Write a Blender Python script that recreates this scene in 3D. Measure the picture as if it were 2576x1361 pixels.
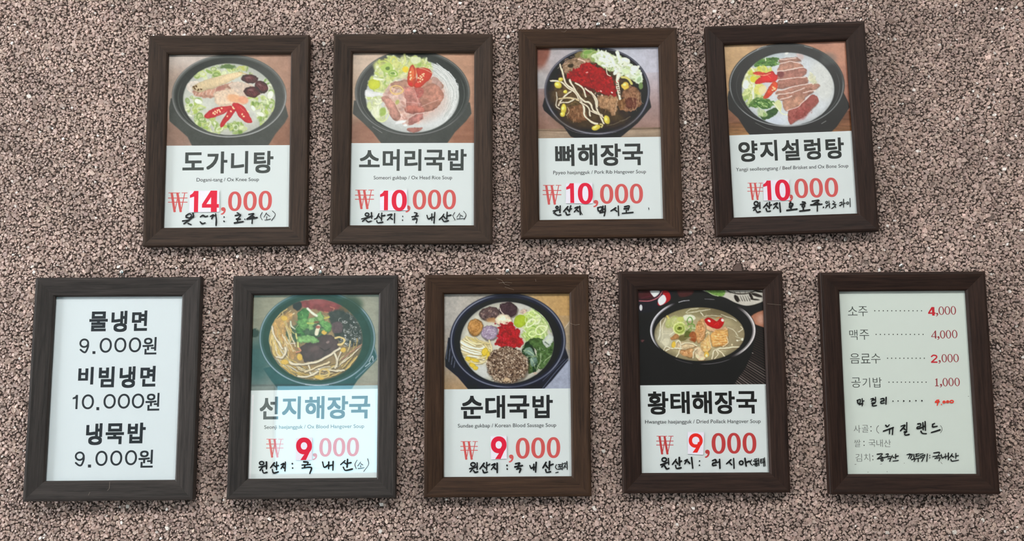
import bpy, math, random
import numpy as np
from mathutils import Matrix, Vector
from mathutils.geometry import tessellate_polygon

for o in list(bpy.data.objects): bpy.data.objects.remove(o, do_unlink=True)
scene = bpy.context.scene
COL = scene.collection

# ---------------------------------------------------------------- camera
F_PX, PITCH, YAW, ROLL, DIST = 2245.06, 0.109363, -0.005679, 0.009353, 1.44193
EYE = 1.55                                              # camera height above the floor
def rot(p, y, r):
    return Matrix.Rotation(y, 3, 'Z') @ Matrix.Rotation(p, 3, 'X') @ Matrix.Rotation(r, 3, 'Y')   # columns right, forward, up
CAM_R = rot(PITCH, YAW, ROLL)
CAM_P = Vector((0, -DIST, EYE))
cd = bpy.data.cameras.new('camera'); cam = bpy.data.objects.new('camera', cd); COL.objects.link(cam)
cd.sensor_fit = 'HORIZONTAL'; cd.sensor_width = 36; cd.lens = F_PX / 2576 * 36; cd.clip_start = .01; cd.clip_end = 60
r_, f_, u_ = CAM_R.col[0], CAM_R.col[1], CAM_R.col[2]
cam.matrix_world = Matrix(((r_.x, u_.x, -f_.x, CAM_P.x), (r_.y, u_.y, -f_.y, CAM_P.y), (r_.z, u_.z, -f_.z, CAM_P.z), (0, 0, 0, 1)))
scene.camera = cam

# ---------------------------------------------------------------- world, light, exposure
w = bpy.data.worlds.new('world'); scene.world = w; w.use_nodes = True
w.node_tree.nodes['Background'].inputs[0].default_value = (.75, .85, 1, 1); w.node_tree.nodes['Background'].inputs[1].default_value = .6
vs = scene.view_settings
vs.view_transform = 'Standard'; vs.look = 'None'; vs.gamma = 1; vs.use_curve_mapping = False
vs.exposure = 0.61
DAY_LEFT = 13.0                                          # radiance of the big shop window in the left wall
DAY_REAR = 4.6                                           # radiance of the smaller window in the rear wall
LAMP = 25.0                                               # radiance of the unseen light panels added overhead

# ---------------------------------------------------------------- helpers
def lin(c):
    c = np.asarray(c, float) / 255.
    return np.where(c <= .04045, c / 12.92, ((c + .055) / 1.055) ** 2.4)
PAPER_SEEN = lin((212, 220, 218)); PAPER_ALBEDO = .80
def albedo(c, haze=.012):
    """printed colour: the colour seen relative to the paper it is printed on"""
    return np.clip((lin(c) - haze) / PAPER_SEEN * PAPER_ALBEDO, .004, .9)
def material(name, base=(.5, .5, .5), rough=.5, spec=.4, metal=0.):
    m = bpy.data.materials.new(name); m.use_nodes = True; b = m.node_tree.nodes['Principled BSDF']
    b.inputs['Base Color'].default_value = (*[float(x) for x in base], 1); b.inputs['Roughness'].default_value = rough
    b.inputs['Specular IOR Level'].default_value = spec; b.inputs['Metallic'].default_value = metal
    return m, m.node_tree, b
def node(nt, kind, **kw):
    n = nt.nodes.new(kind)
    for k, v in kw.items(): setattr(n, k, v)
    return n
def mesh_np(name, V, faces_flat, sizes, mat, col=None, smooth=False):
    me = bpy.data.meshes.new(name); V = np.asarray(V, np.float32)
    me.vertices.add(len(V)); me.vertices.foreach_set('co', V.ravel())
    faces_flat = np.asarray(faces_flat, np.int32); sizes = np.asarray(sizes, np.int32)
    me.loops.add(len(faces_flat)); me.loops.foreach_set('vertex_index', faces_flat)
    me.polygons.add(len(sizes)); st = np.concatenate([[0], np.cumsum(sizes)[:-1]]).astype(np.int32)
    me.polygons.foreach_set('loop_start', st); me.polygons.foreach_set('loop_total', sizes)
    me.polygons.foreach_set('use_smooth', np.full(len(sizes), smooth))
    me.update(calc_edges=True)
    if col is not None:
        a = me.color_attributes.new('tint', 'FLOAT_COLOR', 'POINT')
        c4 = np.ones((len(V), 4), np.float32); c4[:, :3] = col; a.data.foreach_set('color', c4.ravel())
    if mat: me.materials.append(mat)
    return me
def mesh_py(name, V, F, mat):
    return mesh_np(name, V, [i for f in F for i in f], [len(f) for f in F], mat)
def link(name, me, parent=None, loc=None, rot_y=None):
    o = bpy.data.objects.new(name, me); COL.objects.link(o)
    if parent: o.parent = parent
    if loc is not None: o.location = loc
    if rot_y: o.rotation_euler = (0, rot_y, 0)
    return o
def tag(o, label=None, cat=None, group=None, kind=None):
    for k, v in (('label', label), ('category', cat), ('group', group), ('kind', kind)):
        if v: o[k] = v
    return o
def box_vf(x0, x1, y0, y1, z0, z1, base=0):
    V = [(x0, y0, z0), (x1, y0, z0), (x1, y1, z0), (x0, y1, z0), (x0, y0, z1), (x1, y0, z1), (x1, y1, z1), (x0, y1, z1)]
    F = [(0, 3, 2, 1), (4, 5, 6, 7), (0, 1, 5, 4), (1, 2, 6, 5), (2, 3, 7, 6), (3, 0, 4, 7)]
    return V, [tuple(i + base for i in f) for f in F]
def boxes(name, bs, mat):
    V, F = [], []
    for b in bs:
        v, f = box_vf(*b, base=len(V)); V += v; F += f
    return mesh_py(name, V, F, mat)
def pix_ray(px, py):
    d = CAM_R @ Vector(((px - 1288) / F_PX, 1, -(py - 680.5) / F_PX)); return d
def on_wall(px, py, y=0.):
    d = pix_ray(px, py); t = (y - CAM_P.y) / d.y; return CAM_P + d * t

# frames: x, y, z (relative to the eye), forward tilt, turn, roll
FRAMES = {1: (-0.45348, -0.00620, 0.37495, 0.00852, 0.01343, -0.00167), 2: (-0.15260, -0.00411, 0.37596, 0.00404, -0.00032, 0.00812),
 3: (0.15354, -0.00427, 0.38311, 0.00406, -0.00299, -0.00143), 4: (0.46590, -0.00798, 0.38657, 0.01988, -0.01224, -0.02317),
 5: (-0.62162, -0.00737, -0.02398, -0.01408, 0.01528, 0.00262), 6: (-0.30692, -0.00663, -0.02393, -0.01190, 0.01241, 0.00279),
 7: (-0.00119, -0.00389, -0.02492, 0.00217, 0.00045, 0.00361), 8: (0.31036, -0.00378, -0.02187, -0.00047, 0.00058, 0.00472),
 9: (0.63392, -0.00822, -0.02641, -0.00775, -0.03004, 0.00472)}
FW, FH, OW, OH = .262, .34913, .20107, .2882           # outer size and sight opening of every frame

CX, CZ0, CZ1 = 1.02, -.38, .73                          # built chips: half width of their field, its bottom and top above the eye
# ---------------------------------------------------------------- materials of the setting
def stone_material(name, per_object):
    m, nt, b = material(name, rough=.62, spec=.35)
    if per_object:
        at = node(nt, 'ShaderNodeObjectInfo'); src = at.outputs['Color']
    else:
        at = node(nt, 'ShaderNodeVertexColor', layer_name='tint'); src = at.outputs['Color']
    tc = node(nt, 'ShaderNodeTexCoord'); nz = node(nt, 'ShaderNodeTexNoise'); nz.inputs['Scale'].default_value = 900; nz.inputs['Detail'].default_value = 2
    geo = node(nt, 'ShaderNodeNewGeometry'); nt.links.new(geo.outputs['Position'], nz.inputs['Vector'])
    mr = node(nt, 'ShaderNodeMapRange'); mr.inputs['From Min'].default_value = .3; mr.inputs['From Max'].default_value = .7; mr.inputs['To Min'].default_value = .72; mr.inputs['To Max'].default_value = 1.22
    nt.links.new(nz.outputs['Fac'], mr.inputs['Value'])
    mx = node(nt, 'ShaderNodeVectorMath', operation='SCALE'); nt.links.new(src, mx.inputs[0]); nt.links.new(mr.outputs['Result'], mx.inputs['Scale'])
    nt.links.new(mx.outputs['Vector'], b.inputs['Base Color'])
    return m
STONE = stone_material('stone_chip_coating', False); STONE_OBJ = stone_material('stone_chip_single', True)
m, nt, b = material('stone_chip_ground', rough=.8, spec=.2)      # dark binder under the built chips; beyond them it carries on their pattern
tc = node(nt, 'ShaderNodeTexCoord'); vo = node(nt, 'ShaderNodeTexVoronoi'); vo.inputs['Scale'].default_value = 250
nt.links.new(tc.outputs['Object'], vo.inputs['Vector'])
cr = node(nt, 'ShaderNodeValToRGB'); cr.color_ramp.elements[0].color = (.37, .272, .232, 1); cr.color_ramp.elements[1].color = (.06, .042, .034, 1); cr.color_ramp.elements[0].position = .46; cr.color_ramp.elements[1].position = .80
nt.links.new(vo.outputs['Distance'], cr.inputs['Fac'])
sx = node(nt, 'ShaderNodeSeparateXYZ'); nt.links.new(tc.outputs['Object'], sx.inputs[0])
def inside_(out, mid, half):
    c = node(nt, 'ShaderNodeMath', operation='COMPARE'); c.inputs[1].default_value = mid; c.inputs[2].default_value = half; nt.links.new(out, c.inputs[0]); return c
ca, cb_ = inside_(sx.outputs['X'], 0, CX), inside_(sx.outputs['Z'], EYE + (CZ0 + CZ1) / 2, (CZ1 - CZ0) / 2)
an = node(nt, 'ShaderNodeMath', operation='MULTIPLY'); nt.links.new(ca.outputs[0], an.inputs[0]); nt.links.new(cb_.outputs[0], an.inputs[1])
mxn = node(nt, 'ShaderNodeMix', data_type='RGBA'); mxn.inputs[7].default_value = (.058, .041, .034, 1); nt.links.new(an.outputs[0], mxn.inputs[0]); nt.links.new(cr.outputs['Color'], mxn.inputs[6]); nt.links.new(mxn.outputs[2], b.inputs['Base Color'])
bp = node(nt, 'ShaderNodeBump'); bp.inputs['Strength'].default_value = .6; bp.inputs['Distance'].default_value = .0015; bp.invert = True
nt.links.new(vo.outputs['Distance'], bp.inputs['Height']); nt.links.new(bp.outputs['Normal'], b.inputs['Normal'])
GROUND = m
def plain(name, c, rough=.7, sc=6., amt=.06):
    m, nt, b = material(name, c, rough, .3)
    nz = node(nt, 'ShaderNodeTexNoise'); nz.inputs['Scale'].default_value = sc; tc = node(nt, 'ShaderNodeTexCoord'); nt.links.new(tc.outputs['Object'], nz.inputs['Vector'])
    mr = node(nt, 'ShaderNodeMapRange'); mr.inputs['To Min'].default_value = 1 - amt; mr.inputs['To Max'].default_value = 1 + amt; nt.links.new(nz.outputs['Fac'], mr.inputs['Value'])
    rgb = node(nt, 'ShaderNodeRGB'); rgb.outputs[0].default_value = (*c, 1); mx = node(nt, 'ShaderNodeVectorMath', operation='SCALE')
    nt.links.new(rgb.outputs[0], mx.inputs[0]); nt.links.new(mr.outputs['Result'], mx.inputs['Scale']); nt.links.new(mx.outputs['Vector'], b.inputs['Base Color'])
    return m
def glow(name, c, s):
    m = bpy.data.materials.new(name); m.use_nodes = True; nt = m.node_tree; nt.nodes.remove(nt.nodes['Principled BSDF'])
    e = node(nt, 'ShaderNodeEmission'); e.inputs[0].default_value = (*c, 1); e.inputs[1].default_value = s
    nt.links.new(e.outputs[0], nt.nodes['Material Output'].inputs[0]); return m
ROOM = plain('room_wall_paint', (.11, .10, .095)); CEIL = plain('ceiling_paint', (.72, .71, .69)); FLOOR = plain('floor_tile', (.22, .19, .17), .4); ALU = plain('window_frame_metal', (.35, .36, .37), .35, 40)

# ---------------------------------------------------------------- printed dish photographs (flat print): colour fields painted in numpy
def _hash(i, j, s):
    h = (i.astype(np.int64) * 374761393 + j.astype(np.int64) * 668265263 + s * 974634777) & 0xffffffff
    h = ((h ^ (h >> 13)) * 1274126177) & 0xffffffff
    return ((h ^ (h >> 16)) & 0xffff) / 65535.0
def vnoise(x, y, s=0):
    i = np.floor(x); j = np.floor(y); u = x - i; v = y - j
    u = u * u * (3 - 2 * u); v = v * v * (3 - 2 * v)
    a = _hash(i, j, s); b = _hash(i + 1, j, s); c = _hash(i, j + 1, s); d = _hash(i + 1, j + 1, s)
    return (a * (1 - u) + b * u) * (1 - v) + (c * (1 - u) + d * u) * v
def fbm(x, y, s=0):
    return .55 * vnoise(x, y, s) + .3 * vnoise(x * 2.1, y * 2.1, s + 1) + .15 * vnoise(x * 4.3, y * 4.3, s + 2)
def sstep(a, b, x):
    t = np.clip((x - a) / (b - a), 0, 1); return t * t * (3 - 2 * t)
def catmull(p, closed, n=5):
    p = np.asarray(p, float); m = len(p); out = []
    if m < 3: return p
    if closed: q = np.concatenate([p[-1:], p, p[:2]])
    else: q = np.concatenate([p[:1] * 2 - p[1:2], p, p[-1:] * 2 - p[-2:-1]])
    for k in range(1, len(q) - 2):
        a, b, c, d = q[k - 1], q[k], q[k + 1], q[k + 2]
        for t in np.arange(n) / n:
            out.append(.5 * (2 * b + (c - a) * t + (2 * a - 5 * b + 4 * c - d) * t * t + (3 * b - a - 3 * c + d) * t ** 3))
    if not closed: out.append(p[-1])
    return np.array(out)

class Print:
    """colour canvas whose samples are the vertices of the print; coordinates are those of the drawing (x right, y down)"""
    def __init__(s, X, Y, base, seed):
        s.X, s.Y = X, Y; s.C = np.zeros(X.shape + (3,)); s.C[:] = np.array(base) / 255.
        s.cmin, s.cmax, s.rmin, s.rmax = X.min(0), X.max(0), Y.min(1), Y.max(1)
        s.r = random.Random(seed); s.seed = seed; s.clipE = None; s.X0, s.Y0 = X, Y
    def warp(s, a=1.):
        # food has no ruled edges: shift the drawing a little, irregularly
        x, y = s.X0, s.Y0; q = s.seed
        s.X = x + a * (15 * (vnoise(x / 70, y / 70, q + 21) - .5) + 5 * (vnoise(x / 22, y / 22, q + 22) - .5) + 1.5 * (vnoise(x / 9, y / 9, q + 25) - .5))
        s.Y = y + a * (15 * (vnoise(x / 70, y / 70, q + 23) - .5) + 5 * (vnoise(x / 22, y / 22, q + 24) - .5) + 1.5 * (vnoise(x / 9, y / 9, q + 26) - .5))
        s.cmin, s.cmax, s.rmin, s.rmax = s.X.min(0), s.X.max(0), s.Y.min(1), s.Y.max(1)
    def box(s, x0, y0, x1, y1):
        c = np.nonzero((s.cmax >= x0) & (s.cmin <= x1))[0]; r = np.nonzero((s.rmax >= y0) & (s.rmin <= y1))[0]
        if len(c) == 0 or len(r) == 0: return None
        return (slice(r[0], r[-1] + 1), slice(c[0], c[-1] + 1))
    def put(s, sl, m, col):
        if s.clipE is not None:
            e = s.clipE; d = np.hypot((s.X0[sl] - e[0]) / e[2], (s.Y0[sl] - e[1]) / e[3]); m = m * (1 - sstep(.97, 1.01, d))
        s.C[sl] = s.C[sl] * (1 - m[..., None]) + col * m[..., None]
    def shade(s, col, x, y, tex, ts, grad, gx, gy):
        c = np.ones(x.shape + (3,)) * (np.array(col) / 255.)
        if tex: c = c * (1 + tex * 2 * (fbm(x / ts, y / ts, s.seed + int(ts)) - .5))[..., None]
        if grad is not None: c = c * (1 + grad[0] * gx + grad[1] * gy)[..., None]
        return c
    def vgrad(s, stops, axis='y', box=None, a=1.):
        sl = s.box(*box) if box else (slice(None), slice(None))
        t = s.Y[sl] if axis == 'y' else s.X[sl]
        p = [q[0] for q in stops]; cs = np.array([q[1] for q in stops]) / 255.
        col = np.stack([np.interp(t, p, cs[:, k]) for k in range(3)], -1)
        s.put(sl, np.full(t.shape, a), col)
    def grain(s, amt, sc, box=None, sx=1., sy=1.):
        sl = s.box(*box) if box else (slice(None), slice(None))
        s.C[sl] *= (1 + amt * 2 * (fbm(s.X[sl] / sc / sx, s.Y[sl] / sc / sy, s.seed + 9) - .5))[..., None]
    def ell(s, cx, cy, rx, ry, col, rot=0, soft=6, a=1., wob=0, tex=0, ts=20, grad=None, rim=0, rimw=.25, half=None):
        R = max(rx, ry) + soft + wob
        sl = s.box(cx - R, cy - R, cx + R, cy + R)
        if sl is None: return
        x, y = s.X[sl], s.Y[sl]
        if wob: x = x + wob * 2 * (vnoise(x / 22, y / 22, s.seed + 3) - .5); y = y + wob * 2 * (vnoise(x / 22, y / 22, s.seed + 4) - .5)
        k, q = math.cos(rot), math.sin(rot); u = ((x - cx) * k + (y - cy) * q) / rx; v = (-(x - cx) * q + (y - cy) * k) / ry
        d = np.sqrt(u * u + v * v) + 1e-6
        sd = (d - 1) * min(rx, ry)
        m = a * (1 - sstep(-soft / 2, soft / 2, sd))
        if half is not None: m = m * sstep(-.25, .25, half[0] * u + half[1] * v - half[2])
        c = s.shade(col, x, y, tex, ts, grad, u, v)
        if rim: c = c * (1 + rim * sstep(1 - rimw, 1, d))[..., None]
        s.put(sl, m, np.clip(c, 0, 1))
    def ring(s, cx, cy, rx, ry, w, col, rot=0, soft=4, a=1., arc=None):
        R = max(rx, ry) + w + soft
        sl = s.box(cx - R, cy - R, cx + R, cy + R)
        if sl is None: return
        x, y = s.X[sl], s.Y[sl]
        k, q = math.cos(rot), math.sin(rot); u = ((x - cx) * k + (y - cy) * q) / rx; v = (-(x - cx) * q + (y - cy) * k) / ry
        d = np.sqrt(u * u + v * v) + 1e-6
        sd = np.abs(d - 1) * np.sqrt((rx * u / d) ** 2 + (ry * v / d) ** 2)
        m = a * (1 - sstep(w / 2 - soft / 2, w / 2 + soft / 2, sd))
        if arc is not None:   # (centre angle, half width) in degrees, 0 = right, 90 = down
            an = np.degrees(np.arctan2(v, u)) - arc[0]; an = (an + 180) % 360 - 180
            m = m * (1 - sstep(arc[1] * .55, arc[1], np.abs(an)))
        s.put(sl, m, np.ones(x.shape + (3,)) * np.array(col) / 255.)
    def poly(s, pts, col, soft=7, smooth=True, a=1., wob=0, tex=0, ts=20, grad=None, edge=0, ew=14):
        P = catmull(pts, True, 4) if smooth else np.asarray(pts, float)
        lo, hi = P.min(0) - soft - wob, P.max(0) + soft + wob
        sl = s.box(lo[0], lo[1], hi[0], hi[1])
        if sl is None: return
        x0, y0 = s.X[sl], s.Y[sl]; x, y = x0, y0
        if wob: x = x + wob * 2 * (fbm(x / 26, y / 26, s.seed + 5) - .5); y = y + wob * 2 * (fbm(x / 26, y / 26, s.seed + 6) - .5)
        d2 = np.full(x.shape, 1e12); ins = np.zeros(x.shape, bool); n = len(P)
        for k in range(n):
            a0, b0 = P[k], P[(k + 1) % n]; e = b0 - a0
            if not e.any(): continue
            wx, wy = x - a0[0], y - a0[1]
            t = np.clip((wx * e[0] + wy * e[1]) / (e @ e), 0, 1)
            d2 = np.minimum(d2, (wx - e[0] * t) ** 2 + (wy - e[1] * t) ** 2)
            if e[1] != 0:
                c = (a0[1] <= y) != (b0[1] <= y); ins ^= c & (x < a0[0] + (y - a0[1]) * e[0] / e[1])
        sd = np.sqrt(d2) * np.where(ins, -1, 1)
        m = a * (1 - sstep(-soft / 2, soft / 2, sd))
        cc = (P.min(0) + P.max(0)) / 2; hw = (P.max(0) - P.min(0)) / 2 + 1e-6
        c = s.shade(col, x0, y0, tex, ts, grad, (x0 - cc[0]) / hw[0], (y0 - cc[1]) / hw[1])
        if edge: c = c * (1 + edge * np.exp(np.minimum(sd, 0) / ew))[..., None]
        s.put(sl, m, np.clip(c, 0, 1))
    def line(s, pts, w, col, soft=4, a=1., taper=(1, 1), tube=0, smooth=True):
        P = catmull(pts, False, 4) if smooth else np.asarray(pts, float)
        lo, hi = P.min(0) - w - soft, P.max(0) + w + soft
        sl = s.box(lo[0], lo[1], hi[0], hi[1])
        if sl is None: return
        x, y = s.X[sl], s.Y[sl]; best = np.full(x.shape, 1e9); side = np.zeros(x.shape); n = len(P) - 1
        for k in range(n):
            a0, b0 = P[k], P[k + 1]; e = b0 - a0; L = e @ e
            if L == 0: continue
            wx, wy = x - a0[0], y - a0[1]; t = np.clip((wx * e[0] + wy * e[1]) / L, 0, 1)
            f = (k + t) / n; ww = w * (taper[0] * (1 - f) + taper[1] * f) * .5
            d = np.hypot(wx - e[0] * t, wy - e[1] * t) - ww
            up = d < best; best = np.where(up, d, best); side = np.where(up, d + ww, side)
        m = a * (1 - sstep(-soft / 2, soft / 2, best))
        c = np.ones(x.shape + (3,)) * np.array(col) / 255.
        if tube: c = c * (1 + tube * (.35 - np.clip(side / (w * .5), 0, 1) ** 2))[..., None]
        s.put(sl, m, np.clip(c, 0, 1))
    def inside(s, x, y, el):
        return ((x - el[0]) / el[2]) ** 2 + ((y - el[1]) / el[3]) ** 2 < 1
    def pts_in(s, el, n):
        out = []
        while len(out) < n:
            x = el[0] + s.r.uniform(-1, 1) * el[2]; y = el[1] + s.r.uniform(-1, 1) * el[3]
            if s.inside(x, y, el): out.append((x, y))
        return out
    def greens(s, el, n, size=26, cols=None, clip=None):
        cols = cols or [(196, 212, 120), (170, 196, 88), (132, 168, 74), (214, 226, 176), (226, 232, 208), (110, 146, 66)]
        for x, y in s.pts_in(el, n):
            if clip and not s.inside(x, y, clip): continue
            c = s.r.choice(cols); r = size * s.r.uniform(.5, 1.25); k = s.r.random(); an = s.r.uniform(0, 3.14)
            s.ell(x + 5, y + 9, r * 1.1, r * .8, (96, 116, 56), an, soft=r, a=.16); b_ = s.r.choice(cols); s.ell(x, y, r * 1.25, r * .9, tuple(int(t * .6 + u * .4) for t, u in zip(b_, (206, 212, 176))), an, soft=r * .8, a=.62, tex=.15, ts=14)
            if k < .35: s.ring(x, y, r, r * s.r.uniform(.5, .85), r * .36, c, an, soft=9, a=.75)
            elif k < .7: s.ell(x, y, r, r * s.r.uniform(.35, .7), c, an, soft=7, a=.85, rim=-.14)
            else:
                dx, dy = math.cos(an) * r * 1.4, math.sin(an) * r * 1.4
                s.line([(x - dx, y - dy), (x + dy * .3, y - dx * .3), (x + dx, y + dy)], r * .55, c, soft=9, a=.75, tube=.2)
    def speck(s, el, n, size, cols, soft=4, asp=.6, a=.9):
        for x, y in s.pts_in(el, n):
            r = size * s.r.uniform(.5, 1.4); s.ell(x, y, r, r * asp, s.r.choice(cols), s.r.uniform(0, 3.14), soft=soft, a=a)
    def seeds(s, pts):
        for x, y in pts: s.ell(x, y, 11, 8, (240, 214, 160), s.r.uniform(0, 3), soft=5)

def dish_knee(p):                       # milky soup with ginseng root, dates and three chilli slices
    p.vgrad([(360, (178, 158, 142)), (800, (172, 150, 134)), (1400, (176, 138, 114)), (1660, (164, 126, 104))], 'x')
    p.ell(560, 330, 420, 150, (200, 192, 182), soft=220, a=.8); p.ell(430, 1180, 200, 200, (142, 112, 96), soft=200, a=.8)
    p.ell(1600, 1200, 200, 200, (140, 100, 80), soft=200, a=.8); p.grain(.07, 60)
    p.poly([(380, 800), (362, 900), (366, 1040), (470, 1130), (560, 1210), (610, 1310), (1420, 1310), (1500, 1180), (1600, 1060), (1638, 990), (1612, 880), (1500, 700), (700, 650)], (78, 82, 77), soft=14, smooth=False, tex=.08, ts=90)
    p.ell(1006, 772, 614, 444, (84, 88, 84), soft=10); p.ring(1006, 772, 600, 432, 14, (120, 124, 120), soft=12, a=.6)
    p.ring(1006, 772, 606, 438, 9, (176, 180, 176), soft=7, a=.8, arc=(30, 50)); p.ring(1006, 774, 604, 436, 9, (186, 190, 186), soft=7, a=.8, arc=(95, 55))
    p.ring(1006, 772, 606, 438, 9, (150, 152, 150), soft=8, a=.7, arc=(195, 70))
    p.ell(1006, 778, 580, 416, (66, 70, 66), soft=12, grad=(.1, .12)); p.ring(1006, 790, 545, 400, 8, (110, 114, 108), soft=8, a=.5, arc=(150, 60))
    S = (1006, 806, 498, 386); p.clipE = S
    p.ell(*S, (198, 203, 190), soft=10, tex=.07, ts=110, rim=-.1); p.warp(); p.ring(1006, 806, 494, 382, 8, (222, 226, 214), soft=6, a=.7, arc=(80, 100))
    p.greens((860, 520, 270, 80), 46, 30, clip=S); p.ell(985, 462, 90, 26, (96, 124, 72), soft=16, wob=10); p.ell(1150, 470, 60, 26, (186, 196, 96), soft=12, wob=8)
    p.greens((1250, 520, 190, 70), 16, 24, clip=S, cols=[(206, 212, 192), (120, 150, 84), (190, 200, 150)])
    p.greens((620, 880, 110, 100), 24, 28, clip=S); p.greens((1370, 850, 130, 110), 34, 28, clip=S); p.greens((1400, 1010, 100, 90), 18, 26, clip=S)
    p.greens((730, 1040, 130, 70), 26, 28, clip=S); p.greens((860, 1120, 120, 60), 20, 28, clip=S); p.ell(1050, 1100, 62, 50, (104, 140, 78), soft=18, wob=14, tex=.2)
    p.greens((1090, 1105, 80, 60), 22, 24, clip=S); p.greens((1440, 660, 70, 80), 14, 24, clip=S, cols=[(226, 230, 214), (160, 184, 110), (120, 160, 80)])
    for x, y, rx, ry, an in ((680, 832, 46, 24, .3), (1340, 968, 48, 24, .4), (585, 978, 30, 9, .5), (1265, 905, 34, 20, 1.), (1450, 760, 36, 44, .2)):
        p.ell(x, y, rx, ry, (230, 234, 220), an, soft=8); p.ring(x, y, rx, ry, 6, (196, 206, 170), an, soft=5)
    p.poly([(560, 640), (640, 610), (720, 640), (740, 720), (640, 760), (580, 730), (548, 670)], (214, 206, 190), wob=14, tex=.12)
    p.poly([(620, 720), (800, 700), (1000, 630), (1060, 640), (1020, 710), (860, 740), (840, 790), (700, 790), (640, 765)], (184, 140, 118), wob=16, tex=.22, ts=26, soft=10)
    p.poly([(850, 740), (900, 700), (1000, 690), (1060, 690), (1140, 760), (1200, 800), (1190, 860), (1060, 870), (930, 880), (860, 840)], (222, 200, 172), wob=14, tex=.14, soft=10, edge=-.1)
    p.poly([(1000, 650), (1130, 620), (1250, 660), (1240, 720), (1150, 780), (1060, 700)], (208, 190, 170), wob=14, tex=.16, soft=12)
    p.ell(1060, 800, 80, 42, (224, 168, 122), .2, soft=26, a=.9); p.ell(1160, 815, 50, 40, (226, 154, 120), soft=24, a=.8); p.ell(905, 690, 60, 26, (170, 116, 104), -.3, soft=18, a=.8, wob=8)
    for q in range(6): p.line([(640 + 40 * q, 770 - 4 * q), (655 + 40 * q, 740 - 10 * q)], 6, (226, 210, 190), a=.7)
    p.poly([(612, 680), (660, 640), (800, 590), (960, 545), (1120, 514), (1150, 530), (1130, 560), (960, 640), (820, 695), (700, 730), (640, 715)], (226, 206, 162), soft=7, edge=-.16, ew=20, grad=(.02, -.1), tex=.07)
    for q in range(20):
        x = 690 + q * 21; y = 690 - q * 8.2; p.line([(x - 4, y - 36 + q * .7), (x + 6, y + 4), (x + 12, y + 26 - q * .6)], 3, (196, 168, 118), a=.5)
    for x, y in ((640, 690), (668, 702), (630, 672), (700, 694), (655, 668)): p.ell(x, y, 13, 8, (96, 72, 44), p.r.uniform(0, 3), soft=5, wob=4)
    p.line([(1120, 520), (1180, 530), (1240, 560)], 16, (206, 186, 130), taper=(1, .4))
    for x, y, rx, ry, an in ((1228, 588, 92, 50, .12), (1350, 676, 74, 62, .5), (1252, 728, 84, 58, -.1)):
        p.ell(x, y, rx, ry, (92, 50, 52), an, soft=8, wob=6, tex=.3, ts=26, rim=-.3, rimw=.4)
        for q in range(5): p.line([(x - rx * .6 + q * 26, y - ry * .3 + q * 4), (x - rx * .4 + q * 26, y + p.r.uniform(-6, 12)), (x - rx * .2 + q * 22, y + ry * .4)], 4, (128, 84, 86), a=.7)
        p.ell(x - rx * .2, y - ry * .35, rx * .3, ry * .16, (140, 98, 100), an, soft=12, a=.8)
    p.poly([(740, 985), (800, 925), (900, 890), (985, 880), (1040, 880), (990, 940), (900, 980), (810, 1010), (760, 1015)], (202, 58, 62), soft=6, edge=-.12, tex=.08)
    p.poly([(905, 1100), (930, 1040), (985, 950), (1040, 880), (1085, 890), (1060, 960), (990, 1050), (930, 1105)], (198, 52, 58), soft=6, edge=-.12, tex=.08)
    p.poly([(1040, 860), (1110, 850), (1180, 910), (1250, 1040), (1200, 1055), (1130, 1010), (1080, 930)], (202, 54, 60), soft=6, edge=-.12, tex=.08)
    p.seeds([(830, 955), (852, 942), (880, 930), (900, 922), (848, 965), (912, 940), (875, 950), (930, 905)]); p.seeds([(1050, 888), (1060, 900), (1150, 965), (1165, 990), (990, 985), (1030, 935), (1210, 945)])
    p.line([(860, 990), (960, 940)], 5, (228, 130, 126), a=.6); p.line([(1120, 880), (1180, 950)], 5, (232, 120, 120), a=.6)

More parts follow.
